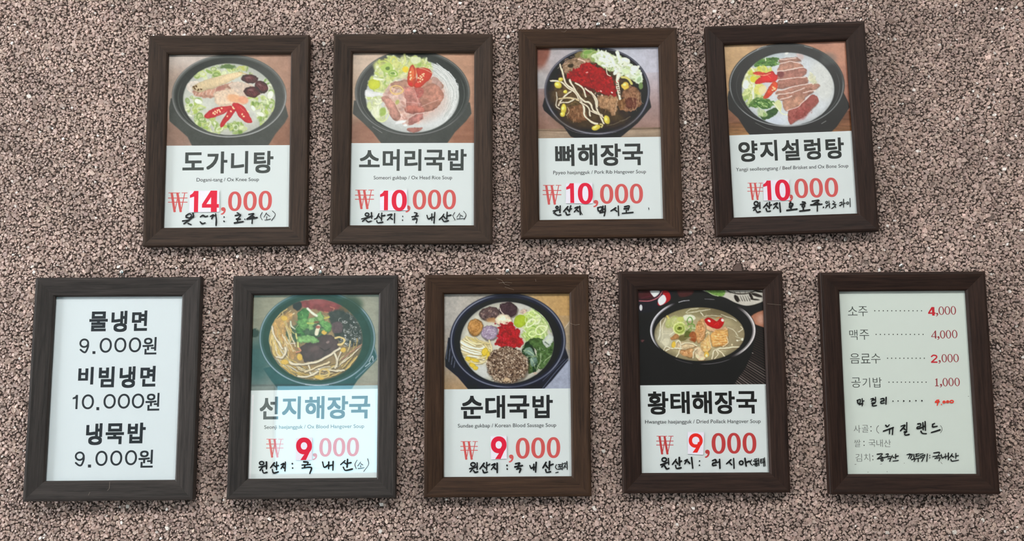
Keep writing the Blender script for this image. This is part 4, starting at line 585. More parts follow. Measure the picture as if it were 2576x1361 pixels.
    p.poly([(958, 590), (1000, 570), (1060, 590), (1090, 610), (1120, 580), (1155, 580), (1155, 630), (1130, 680), (1080, 690), (1010, 665), (970, 630)], (196, 30, 36), soft=6, edge=-.14, tex=.06); p.ell(1005, 605, 20, 12, (240, 226, 216), .4, soft=7); p.ell(1145, 598, 14, 18, (238, 216, 206), soft=6); p.line([(1060, 650), (1100, 620), (1110, 650)], 6, (226, 84, 80), a=.8); p.line([(1110, 570), (1080, 575)], 8, (216, 140, 60))

# drawing, crop origin and scale of its coordinates (photo pixels), corner pixels of the print (tl, tr, br, bl), base colour
DISHES = {
 1: (dish_knee, (340, 60, .2351), [(421, 132), (736, 131), (732.5, 365), (418, 366.5)], (170, 145, 128)),
 2: (dish_oxhead, (820, 60, .2351), [(884, 129), (1196, 129), (1195, 359.5), (882, 360)], (186, 152, 126)),
 3: (dish_porkrib, (1290, 50, .22772), [(1348, 118), (1660, 114), (1665, 344), (1351.5, 348)], (160, 150, 150)),
 4: (dish_brisket, (1750, 40, .22781), [(1818, 112), (2131, 97), (2147, 329), (1830.5, 341)], (176, 138, 106)),
 6: (dish_oxblood, (560, 670, .24252), [(632, 738), (958, 736), (953.5, 978), (627, 982.5)], (146, 146, 124)),
 7: (dish_sausage, (1050, 670, .24249), [(1114, 737), (1438, 734), (1440, 977), (1114, 979.5)], (176, 166, 146)),
 8: (dish_pollack, (1540, 660, .24252), [(1603, 727), (1922, 725), (1929.5, 966.5), (1606, 969.5)], (40, 37, 39)),
}
def paint_dish(k, step):
    """returns pixel coordinates and sRGB colours of the print's vertex grid"""
    fn, (ox, oy, sc), q, base = DISHES[k]
    q = np.array(q, float); nx = int((q[1, 0] - q[0, 0]) / step) + 1; ny = int((q[3, 1] - q[0, 1]) / step) + 1
    u, v = np.meshgrid(np.linspace(0, 1, nx), np.linspace(0, 1, ny)); u = u[..., None]; v = v[..., None]
    P = (q[0] * (1 - u) + q[1] * u) * (1 - v) + (q[3] * (1 - u) + q[2] * u) * v
    pr = Print((P[..., 0] - ox) / sc, (P[..., 1] - oy) / sc, base, 11 * k)
    fn(pr)
    C = pr.C                                                           # the print's own softness and dot grain
    B = C.copy(); B[1:-1, 1:-1] = (C[1:-1, 1:-1] * 4 + (C[:-2, 1:-1] + C[2:, 1:-1] + C[1:-1, :-2] + C[1:-1, 2:]) * 2 + C[:-2, :-2] + C[2:, 2:] + C[:-2, 2:] + C[2:, :-2]) / 16
    B = B * .45 + C * .55; n = fbm(P[..., 0] / 3.1, P[..., 1] / 3.1, k); n2 = fbm(P[..., 0] / 9., P[..., 1] / 9., k + 40)
    B = B * (1 + .08 * (n - .5) + .06 * (n2 - .5))[..., None]; g = B.mean(-1, keepdims=True); B = g + (B - g) * .90; pr.C = B if k < 3 or k == 6 else (B - .46) * 1.10 + .46
    return P, np.clip(pr.C, 0, 1)

TITLE_W = .028
# ---------------------------------------------------------------- the room behind the camera
RX0, RX1, RY0, RZ1 = -4.0, 2.5, -2.3, 3.1
tag(link('floor', boxes('floor', [(RX0, RX1, RY0, .1, -.1, 0)], FLOOR)), kind='structure')
tag(link('ceiling', boxes('ceiling', [(RX0, RX1, RY0, .1, RZ1, RZ1 + .1)], CEIL)), kind='structure')
tag(link('wall_right', boxes('wall_right', [(RX1, RX1 + .1, RY0, .1, 0, RZ1)], ROOM)), kind='structure')
LW = (-2.15, -.35, .80, 2.85)                                       # left window: y0, y1, z0, z1
tag(link('wall_left', boxes('wall_left', [(RX0 - .1, RX0, RY0, LW[0], 0, RZ1), (RX0 - .1, RX0, LW[1], .1, 0, RZ1), (RX0 - .1, RX0, LW[0], LW[1], 0, LW[2]), (RX0 - .1, RX0, LW[0], LW[1], LW[3], RZ1)], ROOM)), kind='structure')
RW = (-1.10, -.38, 1.155, 2.02)                                     # rear window: x0, x1, z0, z1
tag(link('wall_rear', boxes('wall_rear', [(RX0, RW[0], RY0 - .1, RY0, 0, RZ1), (RW[1], RX1, RY0 - .1, RY0, 0, RZ1), (RW[0], RW[1], RY0 - .1, RY0, 0, RW[2]), (RW[0], RW[1], RY0 - .1, RY0, RW[3], RZ1)], ROOM)), kind='structure')
def window(name, fr, panes):
    o = tag(link(name, boxes(name, fr, ALU)), kind='structure')
    for bx, mt in panes: link('pane', boxes('pane', [bx], mt), o)
my = (LW[0] + LW[1]) / 2
DAYL = glow('daylight_pane', (.93, .97, 1.0), DAY_LEFT); DAYR = glow('daylight_pane_rear', (.38, .80, 1.0), DAY_REAR); DAYT = glow('foliage_daylight_pane', (.34, .72, .70), DAY_REAR * .20); DAYC = glow('frosted_daylight_pane', (.85, .98, .92), DAY_REAR * .26)
window('window_1', [(RX0 - .09, RX0 - .01, LW[0], LW[1], LW[2], LW[2] + .05), (RX0 - .09, RX0 - .01, LW[0], LW[1], LW[3] - .05, LW[3])] + [(RX0 - .09, RX0 - .01, y - .025, y + .025, LW[2] + .05, LW[3] - .05) for y in (LW[0] + .025, my, LW[1] - .025)],
       [((RX0 - .06, RX0 - .05, LW[0] + .05, my - .025, LW[2] + .05, LW[3] - .05), DAYL), ((RX0 - .06, RX0 - .05, my + .025, LW[1] - .05, LW[2] + .05, LW[3] - .05), DAYL)])
RT, RM = 1.545, -.905                                              # transom height and mullion of the rear window
yb = (RY0 - .09, RY0 - .01)
window('window_2', [(RW[0], RW[1], *yb, RW[2], RW[2] + .03), (RW[0], RW[1], *yb, RW[3] - .03, RW[3]), (RW[0], RW[0] + .03, *yb, RW[2] + .03, RW[3] - .03), (RW[1] - .03, RW[1], *yb, RW[2] + .03, RW[3] - .03), (RM - .003, RM + .003, *yb, RW[2] + .03, RT - .004), (RW[0] + .03, RW[1] - .03, *yb, RT - .004, RT + .004)],
       [((RM + .003, RW[1] - .03, RY0 - .06, RY0 - .05, RW[2] + .03, RT - .004), DAYR), ((RW[0] + .03, RW[1] - .03, RY0 - .06, RY0 - .05, RT + .004, RW[3] - .03), DAYT), ((RW[0] + .03, RM - .003, RY0 - .06, RY0 - .05, RW[2] + .03, RT - .004), DAYC)])
FILL_LAMPM = glow('fill_diffuser', (1.0, 1.0, .98), LAMP)  # panels added out of view to brighten and even out the front wall
for k, (x, y, lab) in enumerate(((-.7, -1.75, 'added unseen light panel nearer the big side window'), (1.2, -1.75, 'added unseen light panel farther from the big side window'))):
    e = tag(bpy.data.objects.new('added_light_panel', None), lab, 'added light', 'added light panels'); COL.objects.link(e); e.location = (x, y, RZ1)
    link('housing', boxes('housing', [(-.32, .32, -.32, -.30, -.05, 0), (-.32, .32, .30, .32, -.05, 0), (-.32, -.30, -.30, .30, -.05, 0), (.30, .32, -.30, .30, -.05, 0)], ALU), e)
    link('diffuser', boxes('diffuser', [(-.30, .30, -.30, .30, -.04, -.03)], FILL_LAMPM), e)

# ---------------------------------------------------------------- the wall with its coating of stone chips
wall = tag(link('wall_front', boxes('wall_front', [(RX0, RX1, 0, .1, 0, RZ1)], GROUND)), kind='structure')
rng = np.random.default_rng(7)
def frame_local(k, X, Z):
    """in-plane coordinates of wall points relative to frame k (x right, z up)"""
    x, y, z, ti, ya, ro = FRAMES[k]; c, s = math.cos(ro), math.sin(ro); dx, dz = X - x, Z - (z + EYE)
    return dx * c - dz * s, dx * s + dz * c
def covered(X, Z, mar):
    m = np.zeros(X.shape, bool)
    for k in FRAMES:
        a, b_ = frame_local(k, X, Z); m |= (np.abs(a) < FW / 2 + mar) & (np.abs(b_) < FH / 2 + mar)
    return m
CHIP_BASE = np.array([.425, .313, .268])
def chip_tint(n, X, Z):
    # chips differ in mineral: pinkish brown, grey, dark, now and then white quartz
    lo = np.array([vnoise(X / .045, Z / .045, 3), vnoise(X / .016, Z / .016, 5)])
    v = np.exp(rng.normal(0, .15, n)) * (.80 + .28 * lo[0] + .16 * lo[1])
    c = CHIP_BASE * v[:, None] * (1 + rng.normal(0, .014, (n, 3)))
    q = rng.random(n); c[q < .008] = np.array([.80, .74, .69]) * rng.uniform(.85, 1.15, ((q < .008).sum(), 1)); c[(q > .965)] *= .5
    return np.clip(c, .02, .9)
def chip_geom(n, R, seed, c=5):
    """n chips of c corners: slab with a smaller, tilted top. returns verts (n,2c,3) centred on the origin, front towards -y"""
    g = np.random.default_rng(seed)
    ang = (np.arange(c) / c * 2 * np.pi)[None] + g.uniform(-.40, .40, (n, c)) + g.uniform(0, 6.28, (n, 1))
    rad = R[:, None] * g.uniform(.78, 1.22, (n, c)); asp = g.uniform(.64, 1., (n, 1)); th = g.uniform(0, 3.14, (n, 1))
    u, v = rad * np.cos(ang), rad * np.sin(ang) * asp
    x, z = u * np.cos(th) - v * np.sin(th), u * np.sin(th) + v * np.cos(th)
    h = R * g.uniform(.26, .80, n); tx, tz = g.normal(0, .23, (n, 1)), g.normal(0, .23, (n, 1)); k = g.uniform(.70, .88, (n, 1))
    top = -(h[:, None] + (x * k) * tx + (z * k) * tz); top = np.minimum(top, -R[:, None] * .12)
    bot = np.stack([x, np.full_like(x, .0002), z], -1); tp = np.stack([x * k, top, z * k], -1)
    return np.concatenate([bot, tp], 1)
def chip_faces(c): return [tuple([c] + list(range(2 * c - 1, c, -1)))] + [(i, c + i, c + (i + 1) % c, (i + 1) % c) for i in range(c)]
# 300 largest chips: single pieces
VX0, VX1, VZ0, VZ1 = on_wall(4, 1340).x, on_wall(2572, 1340).x, on_wall(1288, 1358).z, on_wall(1288, 4).z
big = []
while len(big) < 299:
    x, z = rng.uniform(VX0, VX1), rng.uniform(VZ0, VZ1)
    if covered(np.array([x]), np.array([z]), .009)[0] or any((x - p[0]) ** 2 + (z - p[1]) ** 2 < .016 ** 2 for p in big): continue
    big.append((x, z, rng.uniform(.0036, .0048), None))
bump = on_wall(1856, 678); big.append((bump.x, bump.z, .0105, (.10, .062, .05)))
variants = []
gv = chip_geom(24, np.ones(24), 99, 7)
for k in range(24): variants.append(mesh_py('stone_chip', gv[k], chip_faces(7), STONE_OBJ))
bigc = chip_tint(300, np.array([p[0] for p in big]), np.array([p[1] for p in big]))
for k, (x, z, R, c) in enumerate(big):
    o = link('stone_chip', variants[k % 24], wall, (x, 0, z)); o.scale = (R, R * .7, R); o.rotation_euler = (0, rng.uniform(0, 6.28), 0)
    cc = c if c is not None else (bigc[k] if k % 17 else (.74, .68, .62)); o.color = (*[float(t) for t in cc], 1)
# every other chip of the coating, in and around the view
SP = .0039
gx, gz = np.meshgrid(np.arange(-CX, CX, SP), np.arange(EYE + CZ0, EYE + CZ1, SP * .9)); gx[::2] += SP / 2
X = (gx + rng.uniform(-.45, .45, gx.shape) * SP).ravel(); Z = (gz + rng.uniform(-.45, .45, gz.shape) * SP).ravel()
keep = ~covered(X, Z, -.016)
bx_ = np.array([p[0] for p in big]); bz_ = np.array([p[1] for p in big]); br_ = np.array([p[2] for p in big])
for k in range(len(big)): keep &= (X - bx_[k]) ** 2 + (Z - bz_[k]) ** 2 > (br_[k] * .9) ** 2
X, Z = X[keep], Z[keep]; n = len(X)
G = chip_geom(n, SP * np.exp(rng.normal(-.38, .24, n)), 5); G[:, :, 0] += X[:, None]; G[:, :, 2] += Z[:, None]
ct = np.repeat(chip_tint(n, X, Z), 10, 0); CHIP_FACES = chip_faces(5)
ff = np.concatenate([np.array(f) for f in CHIP_FACES]); sz = np.array([len(f) for f in CHIP_FACES])
faces = (ff[None] + 10 * np.arange(n)[:, None]).ravel()
tag(link('stone_chips', mesh_np('stone_chips', G.reshape(-1, 3), faces, np.tile(sz, n), STONE, ct), wall), kind='stuff')

# ---------------------------------------------------------------- frame materials
def wood(name, dark, light, rough):
    m, nt, b = material(name, rough=rough + .05, spec=.16)
    tc = node(nt, 'ShaderNodeTexCoord'); oi = node(nt, 'ShaderNodeObjectInfo')
    off = node(nt, 'ShaderNodeVectorMath', operation='MULTIPLY_ADD'); off.inputs[1].default_value = (1, 1, 1)
    cmb = node(nt, 'ShaderNodeCombineXYZ'); mu = node(nt, 'ShaderNodeMath', operation='MULTIPLY'); mu.inputs[1].default_value = 37.
    nt.links.new(oi.outputs['Random'], mu.inputs[0]); [nt.links.new(mu.outputs[0], cmb.inputs[i]) for i in range(3)]
    nt.links.new(tc.outputs['Object'], off.inputs[0]); nt.links.new(cmb.outputs[0], off.inputs[2])
    def grain(sx, sy, det):
        mp = node(nt, 'ShaderNodeMapping'); mp.inputs['Scale'].default_value = (sx, sy, sy); nt.links.new(off.outputs[0], mp.inputs['Vector'])
        z = node(nt, 'ShaderNodeTexNoise'); z.inputs['Scale'].default_value = 1; z.inputs['Detail'].default_value = det; z.inputs['Roughness'].default_value = .65; z.inputs['Distortion'].default_value = .6
        nt.links.new(mp.outputs[0], z.inputs['Vector']); return z.outputs['Fac']
    a, b2 = grain(11, 260, 5), grain(40, 1100, 3)
    ad = node(nt, 'ShaderNodeMath', operation='MULTIPLY_ADD'); ad.inputs[1].default_value = .4; nt.links.new(b2, ad.inputs[0]); nt.links.new(a, ad.inputs[2])
    cr = node(nt, 'ShaderNodeValToRGB'); e = cr.color_ramp.elements; e[0].position = .42; e[1].position = 1.0; e[0].color = (*dark, 1); e[1].color = (*light, 1)
    nt.links.new(ad.outputs[0], cr.inputs['Fac']); nt.links.new(cr.outputs[0], b.inputs['Base Color'])
    bp = node(nt, 'ShaderNodeBump'); bp.inputs['Strength'].default_value = .22; bp.inputs['Distance'].default_value = .0006; nt.links.new(ad.outputs[0], bp.inputs['Height']); nt.links.new(bp.outputs[0], b.inputs['Normal'])
    return m
WOODS = {'umber': wood('dark_umber_wood', (.008, .0052, .0040), (.062, .037, .024), .5), 'walnut': wood('walnut_wood', (.011, .0056, .0034), (.068, .035, .019), .5),
         'grey': wood('grey_brown_sheen_wood', (.012, .0100, .0092), (.054, .0445, .0395), .42), 'rose': wood('reddish_dark_wood', (.006, .0034, .0028), (.042, .022, .0155), .5)}  # grey shade: reflected sheen on the frame is put into the wood colour
m = bpy.data.materials.new('picture_glass'); m.use_nodes = True; nt = m.node_tree; nt.nodes.remove(nt.nodes['Principled BSDF'])
geo = node(nt, 'ShaderNodeNewGeometry'); dp = node(nt, 'ShaderNodeVectorMath', operation='DOT_PRODUCT'); nt.links.new(geo.outputs['Normal'], dp.inputs[0]); nt.links.new(geo.outputs['Incoming'], dp.inputs[1])
ab = node(nt, 'ShaderNodeMath', operation='ABSOLUTE'); nt.links.new(dp.outputs['Value'], ab.inputs[0])
om = node(nt, 'ShaderNodeMath', operation='SUBTRACT'); om.inputs[0].default_value = 1; nt.links.new(ab.outputs[0], om.inputs[1])
pw = node(nt, 'ShaderNodeMath', operation='POWER'); pw.inputs[1].default_value = 5; nt.links.new(om.outputs[0], pw.inputs[0])
ma = node(nt, 'ShaderNodeMath', operation='MULTIPLY_ADD'); ma.inputs[1].default_value = .96; ma.inputs[2].default_value = .04; nt.links.new(pw.outputs[0], ma.inputs[0])   # Schlick reflectance of a glass surface
tr = node(nt, 'ShaderNodeBsdfTransparent'); tr.inputs[0].default_value = (.985, .995, .99, 1); gl = node(nt, 'ShaderNodeBsdfGlossy'); gl.inputs['Roughness'].default_value = .015
ms = node(nt, 'ShaderNodeMixShader'); nt.links.new(ma.outputs[0], ms.inputs[0]); nt.links.new(tr.outputs[0], ms.inputs[1]); nt.links.new(gl.outputs[0], ms.inputs[2]); nt.links.new(ms.outputs[0], nt.nodes['Material Output'].inputs[0])
GLASS = m
def paper(name, c): return plain(name, tuple(float(t) for t in np.array(c)), .6, 60., .012)
PAPERS = {0: paper('menu_paper', (.765, .785, .785)), 5: paper('menu_paper_bluish', (.745, .78, .81)), 9: paper('menu_paper_yellowed', (.71, .745, .69))}
BOARD = plain('backing_board', (.25, .19, .13), .8, 80)
_ink = {}
def ink(c, haze=.026):
    if c not in _ink:
        a = albedo(c, haze); _ink[c] = plain('ink_%02x%02x%02x' % c, tuple(float(t) for t in a), .55, 300., .05)
    return _ink[c]
m, nt, b = material('photo_print', rough=.45, spec=.3); vc = node(nt, 'ShaderNodeVertexColor', layer_name='tint'); nt.links.new(vc.outputs[0], b.inputs['Base Color']); PRINT = m
STEEL = material('zinc_steel', (.62, .63, .60), .32, .5, 1.)[0]; DARKWIRE = plain('dark_hanger_metal', (.05, .05, .045), .4, 200); LINT = plain('lint', (.30, .25, .20), .9, 400)

# ---------------------------------------------------------------- frame carpentry
U = (FW - OW) / 2
PROFILE = [(0, -.001), (0, -.0142), (.0010, -.0154), (.0042, -.0158), (.0062, -.0155), (.0240, -.0131), (.0278, -.0124), (U - .0006, -.0108), (U, -.0100), (U, -.0068), (U - .0052, -.0068), (U - .0052, -.001)]
def rail(name, L):
    V, F = [], []; n = len(PROFILE)
    for sgn in (-1, 1):
        for u, d in PROFILE: V.append((sgn * (L / 2 - u), d, -u))
    for i in range(n):
        j = (i + 1) % n; F.append((i, j, n + j, n + i))
    F += [tuple(range(n - 1, -1, -1)), tuple(range(n, 2 * n))]
    return V, F
RAILS = {}
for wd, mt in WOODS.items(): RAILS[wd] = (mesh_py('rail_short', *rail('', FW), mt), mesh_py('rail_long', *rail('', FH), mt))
GLASS_ME = boxes('glass_pane', [(-OW / 2 - .0045, OW / 2 + .0045, -.0067, -.0056, -OH / 2 - .0045, OH / 2 + .0045)], GLASS)
BOARD_ME = boxes('backing_board', [(-OW / 2 - .0045, OW / 2 + .0045, -.0050, -.0015, -OH / 2 - .0045, OH / 2 + .0045)], BOARD)
SHEETS = {k: boxes('menu_sheet', [(-OW / 2 - .004, OW / 2 + .004, -.0055, -.0051, -OH / 2 - .004, OH / 2 + .004)], mt) for k, mt in PAPERS.items()}
Y_SHEET = -.0055
GL = .0067 - .0055                                                  # glass front above the sheet: patches and marker sit on it
def torus_me(name, R, r, mat, n=20, m_=8):
    V, F = [], []
    for i in range(n):
        a = 2 * math.pi * i / n
        for j in range(m_):
            t = 2 * math.pi * j / m_; V.append(((R + r * math.cos(t)) * math.cos(a), r * math.sin(t), (R + r * math.cos(t)) * math.sin(a)))
            F.append((i * m_ + j, i * m_ + (j + 1) % m_, ((i + 1) % n) * m_ + (j + 1) % m_, ((i + 1) % n) * m_ + j))
    return mesh_np(name, V, [q for f in F for q in f], [4] * len(F), mat, smooth=True)
LOOP_ME = torus_me('hanger_loop', .0040, .0007, DARKWIRE)
def lathe_me(name, prof, mat, n=18):
    """solid of revolution about -y; prof = (radius, y)"""
    V, F = [], []
    for r, y in prof:
        for i in range(n): V.append((r * math.cos(2 * math.pi * i / n), y, r * math.sin(2 * math.pi * i / n)))
    for k in range(len(prof) - 1):
        for i in range(n): F.append((k * n + i, k * n + (i + 1) % n, (k + 1) * n + (i + 1) % n, (k + 1) * n + i))
    F += [tuple(range(n - 1, -1, -1)), tuple((len(prof) - 1) * n + i for i in range(n))]
    return mesh_py(name, V, F, mat)
SHAFT_ME = lathe_me('shaft', [(.0011, .012), (.0011, -.0048)], STEEL); HEAD_ME = lathe_me('head', [(.0011, -.0046), (.0030, -.0050), (.0034, -.0056), (.0026, -.0066), (.0012, -.0070)], STEEL)

class Sheet:
    """flat print on one menu sheet: maps photo pixels to the sheet's own plane"""
    def __init__(s, k, root):
        s.k = k; s.M = root_matrix(k); s.inv = s.M.inverted()
    def at(s, pts, lift):
        out = []; o = s.inv @ CAM_P; R3 = s.inv.to_3x3(); y = Y_SHEET - lift
        for px, py in pts:
            d = R3 @ pix_ray(px, py); t = (y - o.y) / d.y; q = o + d * t; out.append((q.x, y, q.z))
        return out
def root_matrix(k):
    x, y, z, ti, ya, ro = FRAMES[k]; return Matrix.Translation((x, y, z + EYE)) @ rot(ti, ya, ro).to_4x4()

# ---------------------------------------------------------------- lettering (flat print) : polygons in the coordinates of a drawing
GLYPH = {}
def glyph(txt, weight):
    key = (txt, weight)
    if key not in GLYPH:
        c = bpy.data.curves.new('lettering', 'FONT'); c.body = txt; c.offset = weight; c.resolution_u = 4; c.fill_mode = 'FRONT'
        o = bpy.data.objects.new('lettering', c); COL.objects.link(o); bpy.context.view_layer.update()
        me = bpy.data.meshes.new_from_object(o.evaluated_get(bpy.context.evaluated_depsgraph_get()))
        V = np.array([v.co[:2] for v in me.vertices]); F = [tuple(p.vertices) for p in me.polygons]
        bpy.data.objects.remove(o); bpy.data.curves.remove(c); bpy.data.meshes.remove(me); GLYPH[key] = (V, F)
    return GLYPH[key]
class Ink:
    def __init__(s): s.V, s.F, s.E, s.n = [], [], [], 0
    def add(s, V, F):
        b = len(s.V); s.V += [(v[0], v[1]) for v in V]; s.E += [s.n * 8e-7] * len(V); s.n += 1; s.F += [tuple(i + b for i in f) for f in F]
    def poly(s, loops):
        vs = [[Vector((x, y, 0)) for x, y in l] for l in loops]; T = tessellate_polygon(vs); s.add([p for l in loops for p in l], T)
    def char(s, ch, box, weight, sh=0., sv=0.):
        V, F = glyph(ch, min(weight, 0)); g = max(weight, 0.); x0, y0, x1, y1 = box; w, h = x1 - x0, y1 - y0; w2, h2 = w - abs(sv) * h, h - abs(sh) * w
        lo, hi = V.min(0) - g, V.max(0) + g
        for k in range(9 if g else 1):                                 # heavier weight: the outline thickened in every direction
            a = k * math.pi / 4; q = (V + (np.array([np.sign(round(math.cos(a), 3)), np.sign(round(math.sin(a), 3))]) * g * .95 if k < 8 and g else 0) - (lo + hi) / 2) / (hi - lo); px = q[:, 0] * w2; py = -q[:, 1] * h2
            s.add(np.stack([(x0 + x1) / 2 + px + sv * py, (y0 + y1) / 2 + py + sh * px], 1), F)
    def text(s, txt, a, b, cap, weight):
        """line of latin text from baseline point a to baseline point b with capitals of height cap"""
        V, F = glyph(txt, weight); kx = (b[0] - a[0]) / (V[:, 0].max() - V[:, 0].min()); ky = cap / CAPH
        x = (V[:, 0] - V[:, 0].min()) * kx; s.add(np.stack([a[0] + x, a[1] + (b[1] - a[1]) * x / (b[0] - a[0]) - V[:, 1] * ky], 1), F)
    def ell(s, cx, cy, rx, ry, n=28):
        s.add([(cx + rx * math.cos(2 * math.pi * i / n), cy + ry * math.sin(2 * math.pi * i / n)) for i in range(n)], [tuple(range(n))])
    def ring(s, cx, cy, rx, ry, ix, iy, n=44, sv=0., p=2.0):
        V = []
        for i in range(n):
            a = 2 * math.pi * i / n; c, d = math.cos(a), math.sin(a); e = 2 / p; cc = math.copysign(abs(c) ** e, c); dd = math.copysign(abs(d) ** e, d)
            V += [(cx + rx * cc + sv * ry * dd, cy + ry * dd), (cx + ix * cc + sv * iy * dd, cy + iy * dd)]
        s.add(V, [(2 * i, 2 * i + 1, (2 * i + 3) % (2 * n), (2 * i + 2) % (2 * n)) for i in range(n)])
    def zero(s, box, tx, ty, sv=0., p=2.25):
        x0, y0, x1, y1 = box; s.ring((x0 + x1) / 2, (y0 + y1) / 2, (x1 - x0) / 2, (y1 - y0) / 2, (x1 - x0) / 2 - tx, (y1 - y0) / 2 - ty, sv=sv, p=p)
    def fit(s, loops, box, sv=0.):
        x0, y0, x1, y1 = box; s.poly([[(x0 + (x1 - x0) * x + sv * (y - .5) * (y1 - y0), y0 + (y1 - y0) * y) for x, y in l] for l in loops])
    def stroke(s, pts, w, smooth=True, caps=True, vary=0.):
        P = catmull(pts, False, 6) if smooth and len(pts) > 2 else np.asarray(pts, float)
        n = len(P); T = np.gradient(P, axis=0) if n > 2 else np.repeat((P[1:] - P[:1]), 2, 0)
        T /= np.maximum(np.hypot(T[:, 0], T[:, 1])[:, None], 1e-9); N = np.stack([-T[:, 1], T[:, 0]], 1)
        f = np.linspace(0, 1, n); ww = w / 2 * (1 + vary * np.sin(f * 5. + P[0, 0] * .13)) * (1 - .25 * vary * f)
        A, B = P + N * ww[:, None], P - N * ww[:, None]
        s.add([q for i in range(n) for q in (A[i], B[i])], [(2 * i, 2 * i + 1, 2 * i + 3, 2 * i + 2) for i in range(n - 1)])
        if caps: s.ell(P[0, 0], P[0, 1], ww[0], ww[0], 10); s.ell(P[-1, 0], P[-1, 1], ww[-1], ww[-1], 10)
    def quad(s, q): s.add(q, [(0, 1, 2, 3)])
    def build(s, name, sheet, parent, crop, colour, lift, label=None):
        if not s.V: return
        ox, oy, sc = crop; P = [(x, y - e, z) for (x, y, z), e in zip(sheet.at([(ox + x * sc, oy + y * sc) for x, y in s.V], lift), s.E)]
        o = link(name, mesh_py(name, P, s.F, ink(colour)), parent)
        if label: o['label'] = label
        return o
_v = glyph('H', 0)[0]; CAPH = _v[:, 1].max() - _v[:, 1].min()
ONE = [[(.0, .20), (.30, .12), (.50, 0), (1, 0), (1, 1), (.50, 1), (.50, .27), (0, .33)]]
FOUR = [[(.50, 0), (.88, 0), (.88, .63), (1, .63), (1, .80), (.88, .80), (.88, 1), (.53, 1), (.53, .80), (0, .80), (0, .64)], [(.53, .30), (.53, .63), (.26, .63)]]
COMMA = [[(.45, 0), (.8, .06), (1, .28), (.97, .55), (.75, .82), (.35, 1), (0, 1), (0, .86), (.30, .80), (.52, .62), (.55, .52), (.25, .50), (.02, .32), (.08, .1)]]
def nine(ik, box, t):
    x0, y0, x1, y1 = box; w, h = x1 - x0, y1 - y0; ik.ring(x0 + w / 2, y0 + h * .375, w / 2, h * .375, w / 2 - t, h * .375 - t, p=2.1)
    ik.poly([[(x0 + w * .98, y0 + h * .42), (x0 + w * .90, y0 + h * .58), (x0 + w * .62, y0 + h), (x0 + w * .27, y0 + h), (x0 + w * .56, y0 + h * .70), (x0 + w * .66, y0 + h * .45)]])
def won(ik, box):
    x0, y0, x1, y1 = box; w, h = x1 - x0, y1 - y0
    def S(a, b, t): ik.stroke([(x0 + a[0] * w, y0 + a[1] * h), (x0 + b[0] * w, y0 + b[1] * h)], t * w, caps=False)
    S((.19, .03), (.345, .97), .125); S((.345, .97), (.515, .12), .045); S((.48, .03), (.655, .97), .125); S((.655, .97), (.86, .03), .045)
    for a, b in ((.02, .36), (.36, .62), (.70, 1.0)): S((a, .02), (b, .02), .034)
    S((0, .275), (1, .275), .042); S((0, .48), (1, .48), .042)
    ik.poly([[(x0 + .30 * w, y0 + .90 * h), (x0 + .40 * w, y0 + .90 * h), (x0 + .35 * w, y1)]]); ik.poly([[(x0 + .61 * w, y0 + .90 * h), (x0 + .71 * w, y0 + .90 * h), (x0 + .66 * w, y1)]])

RED, STICK, STICKRED, BLACK = (204, 96, 94), (208, 210, 217), (196, 50, 68), (32, 34, 36)
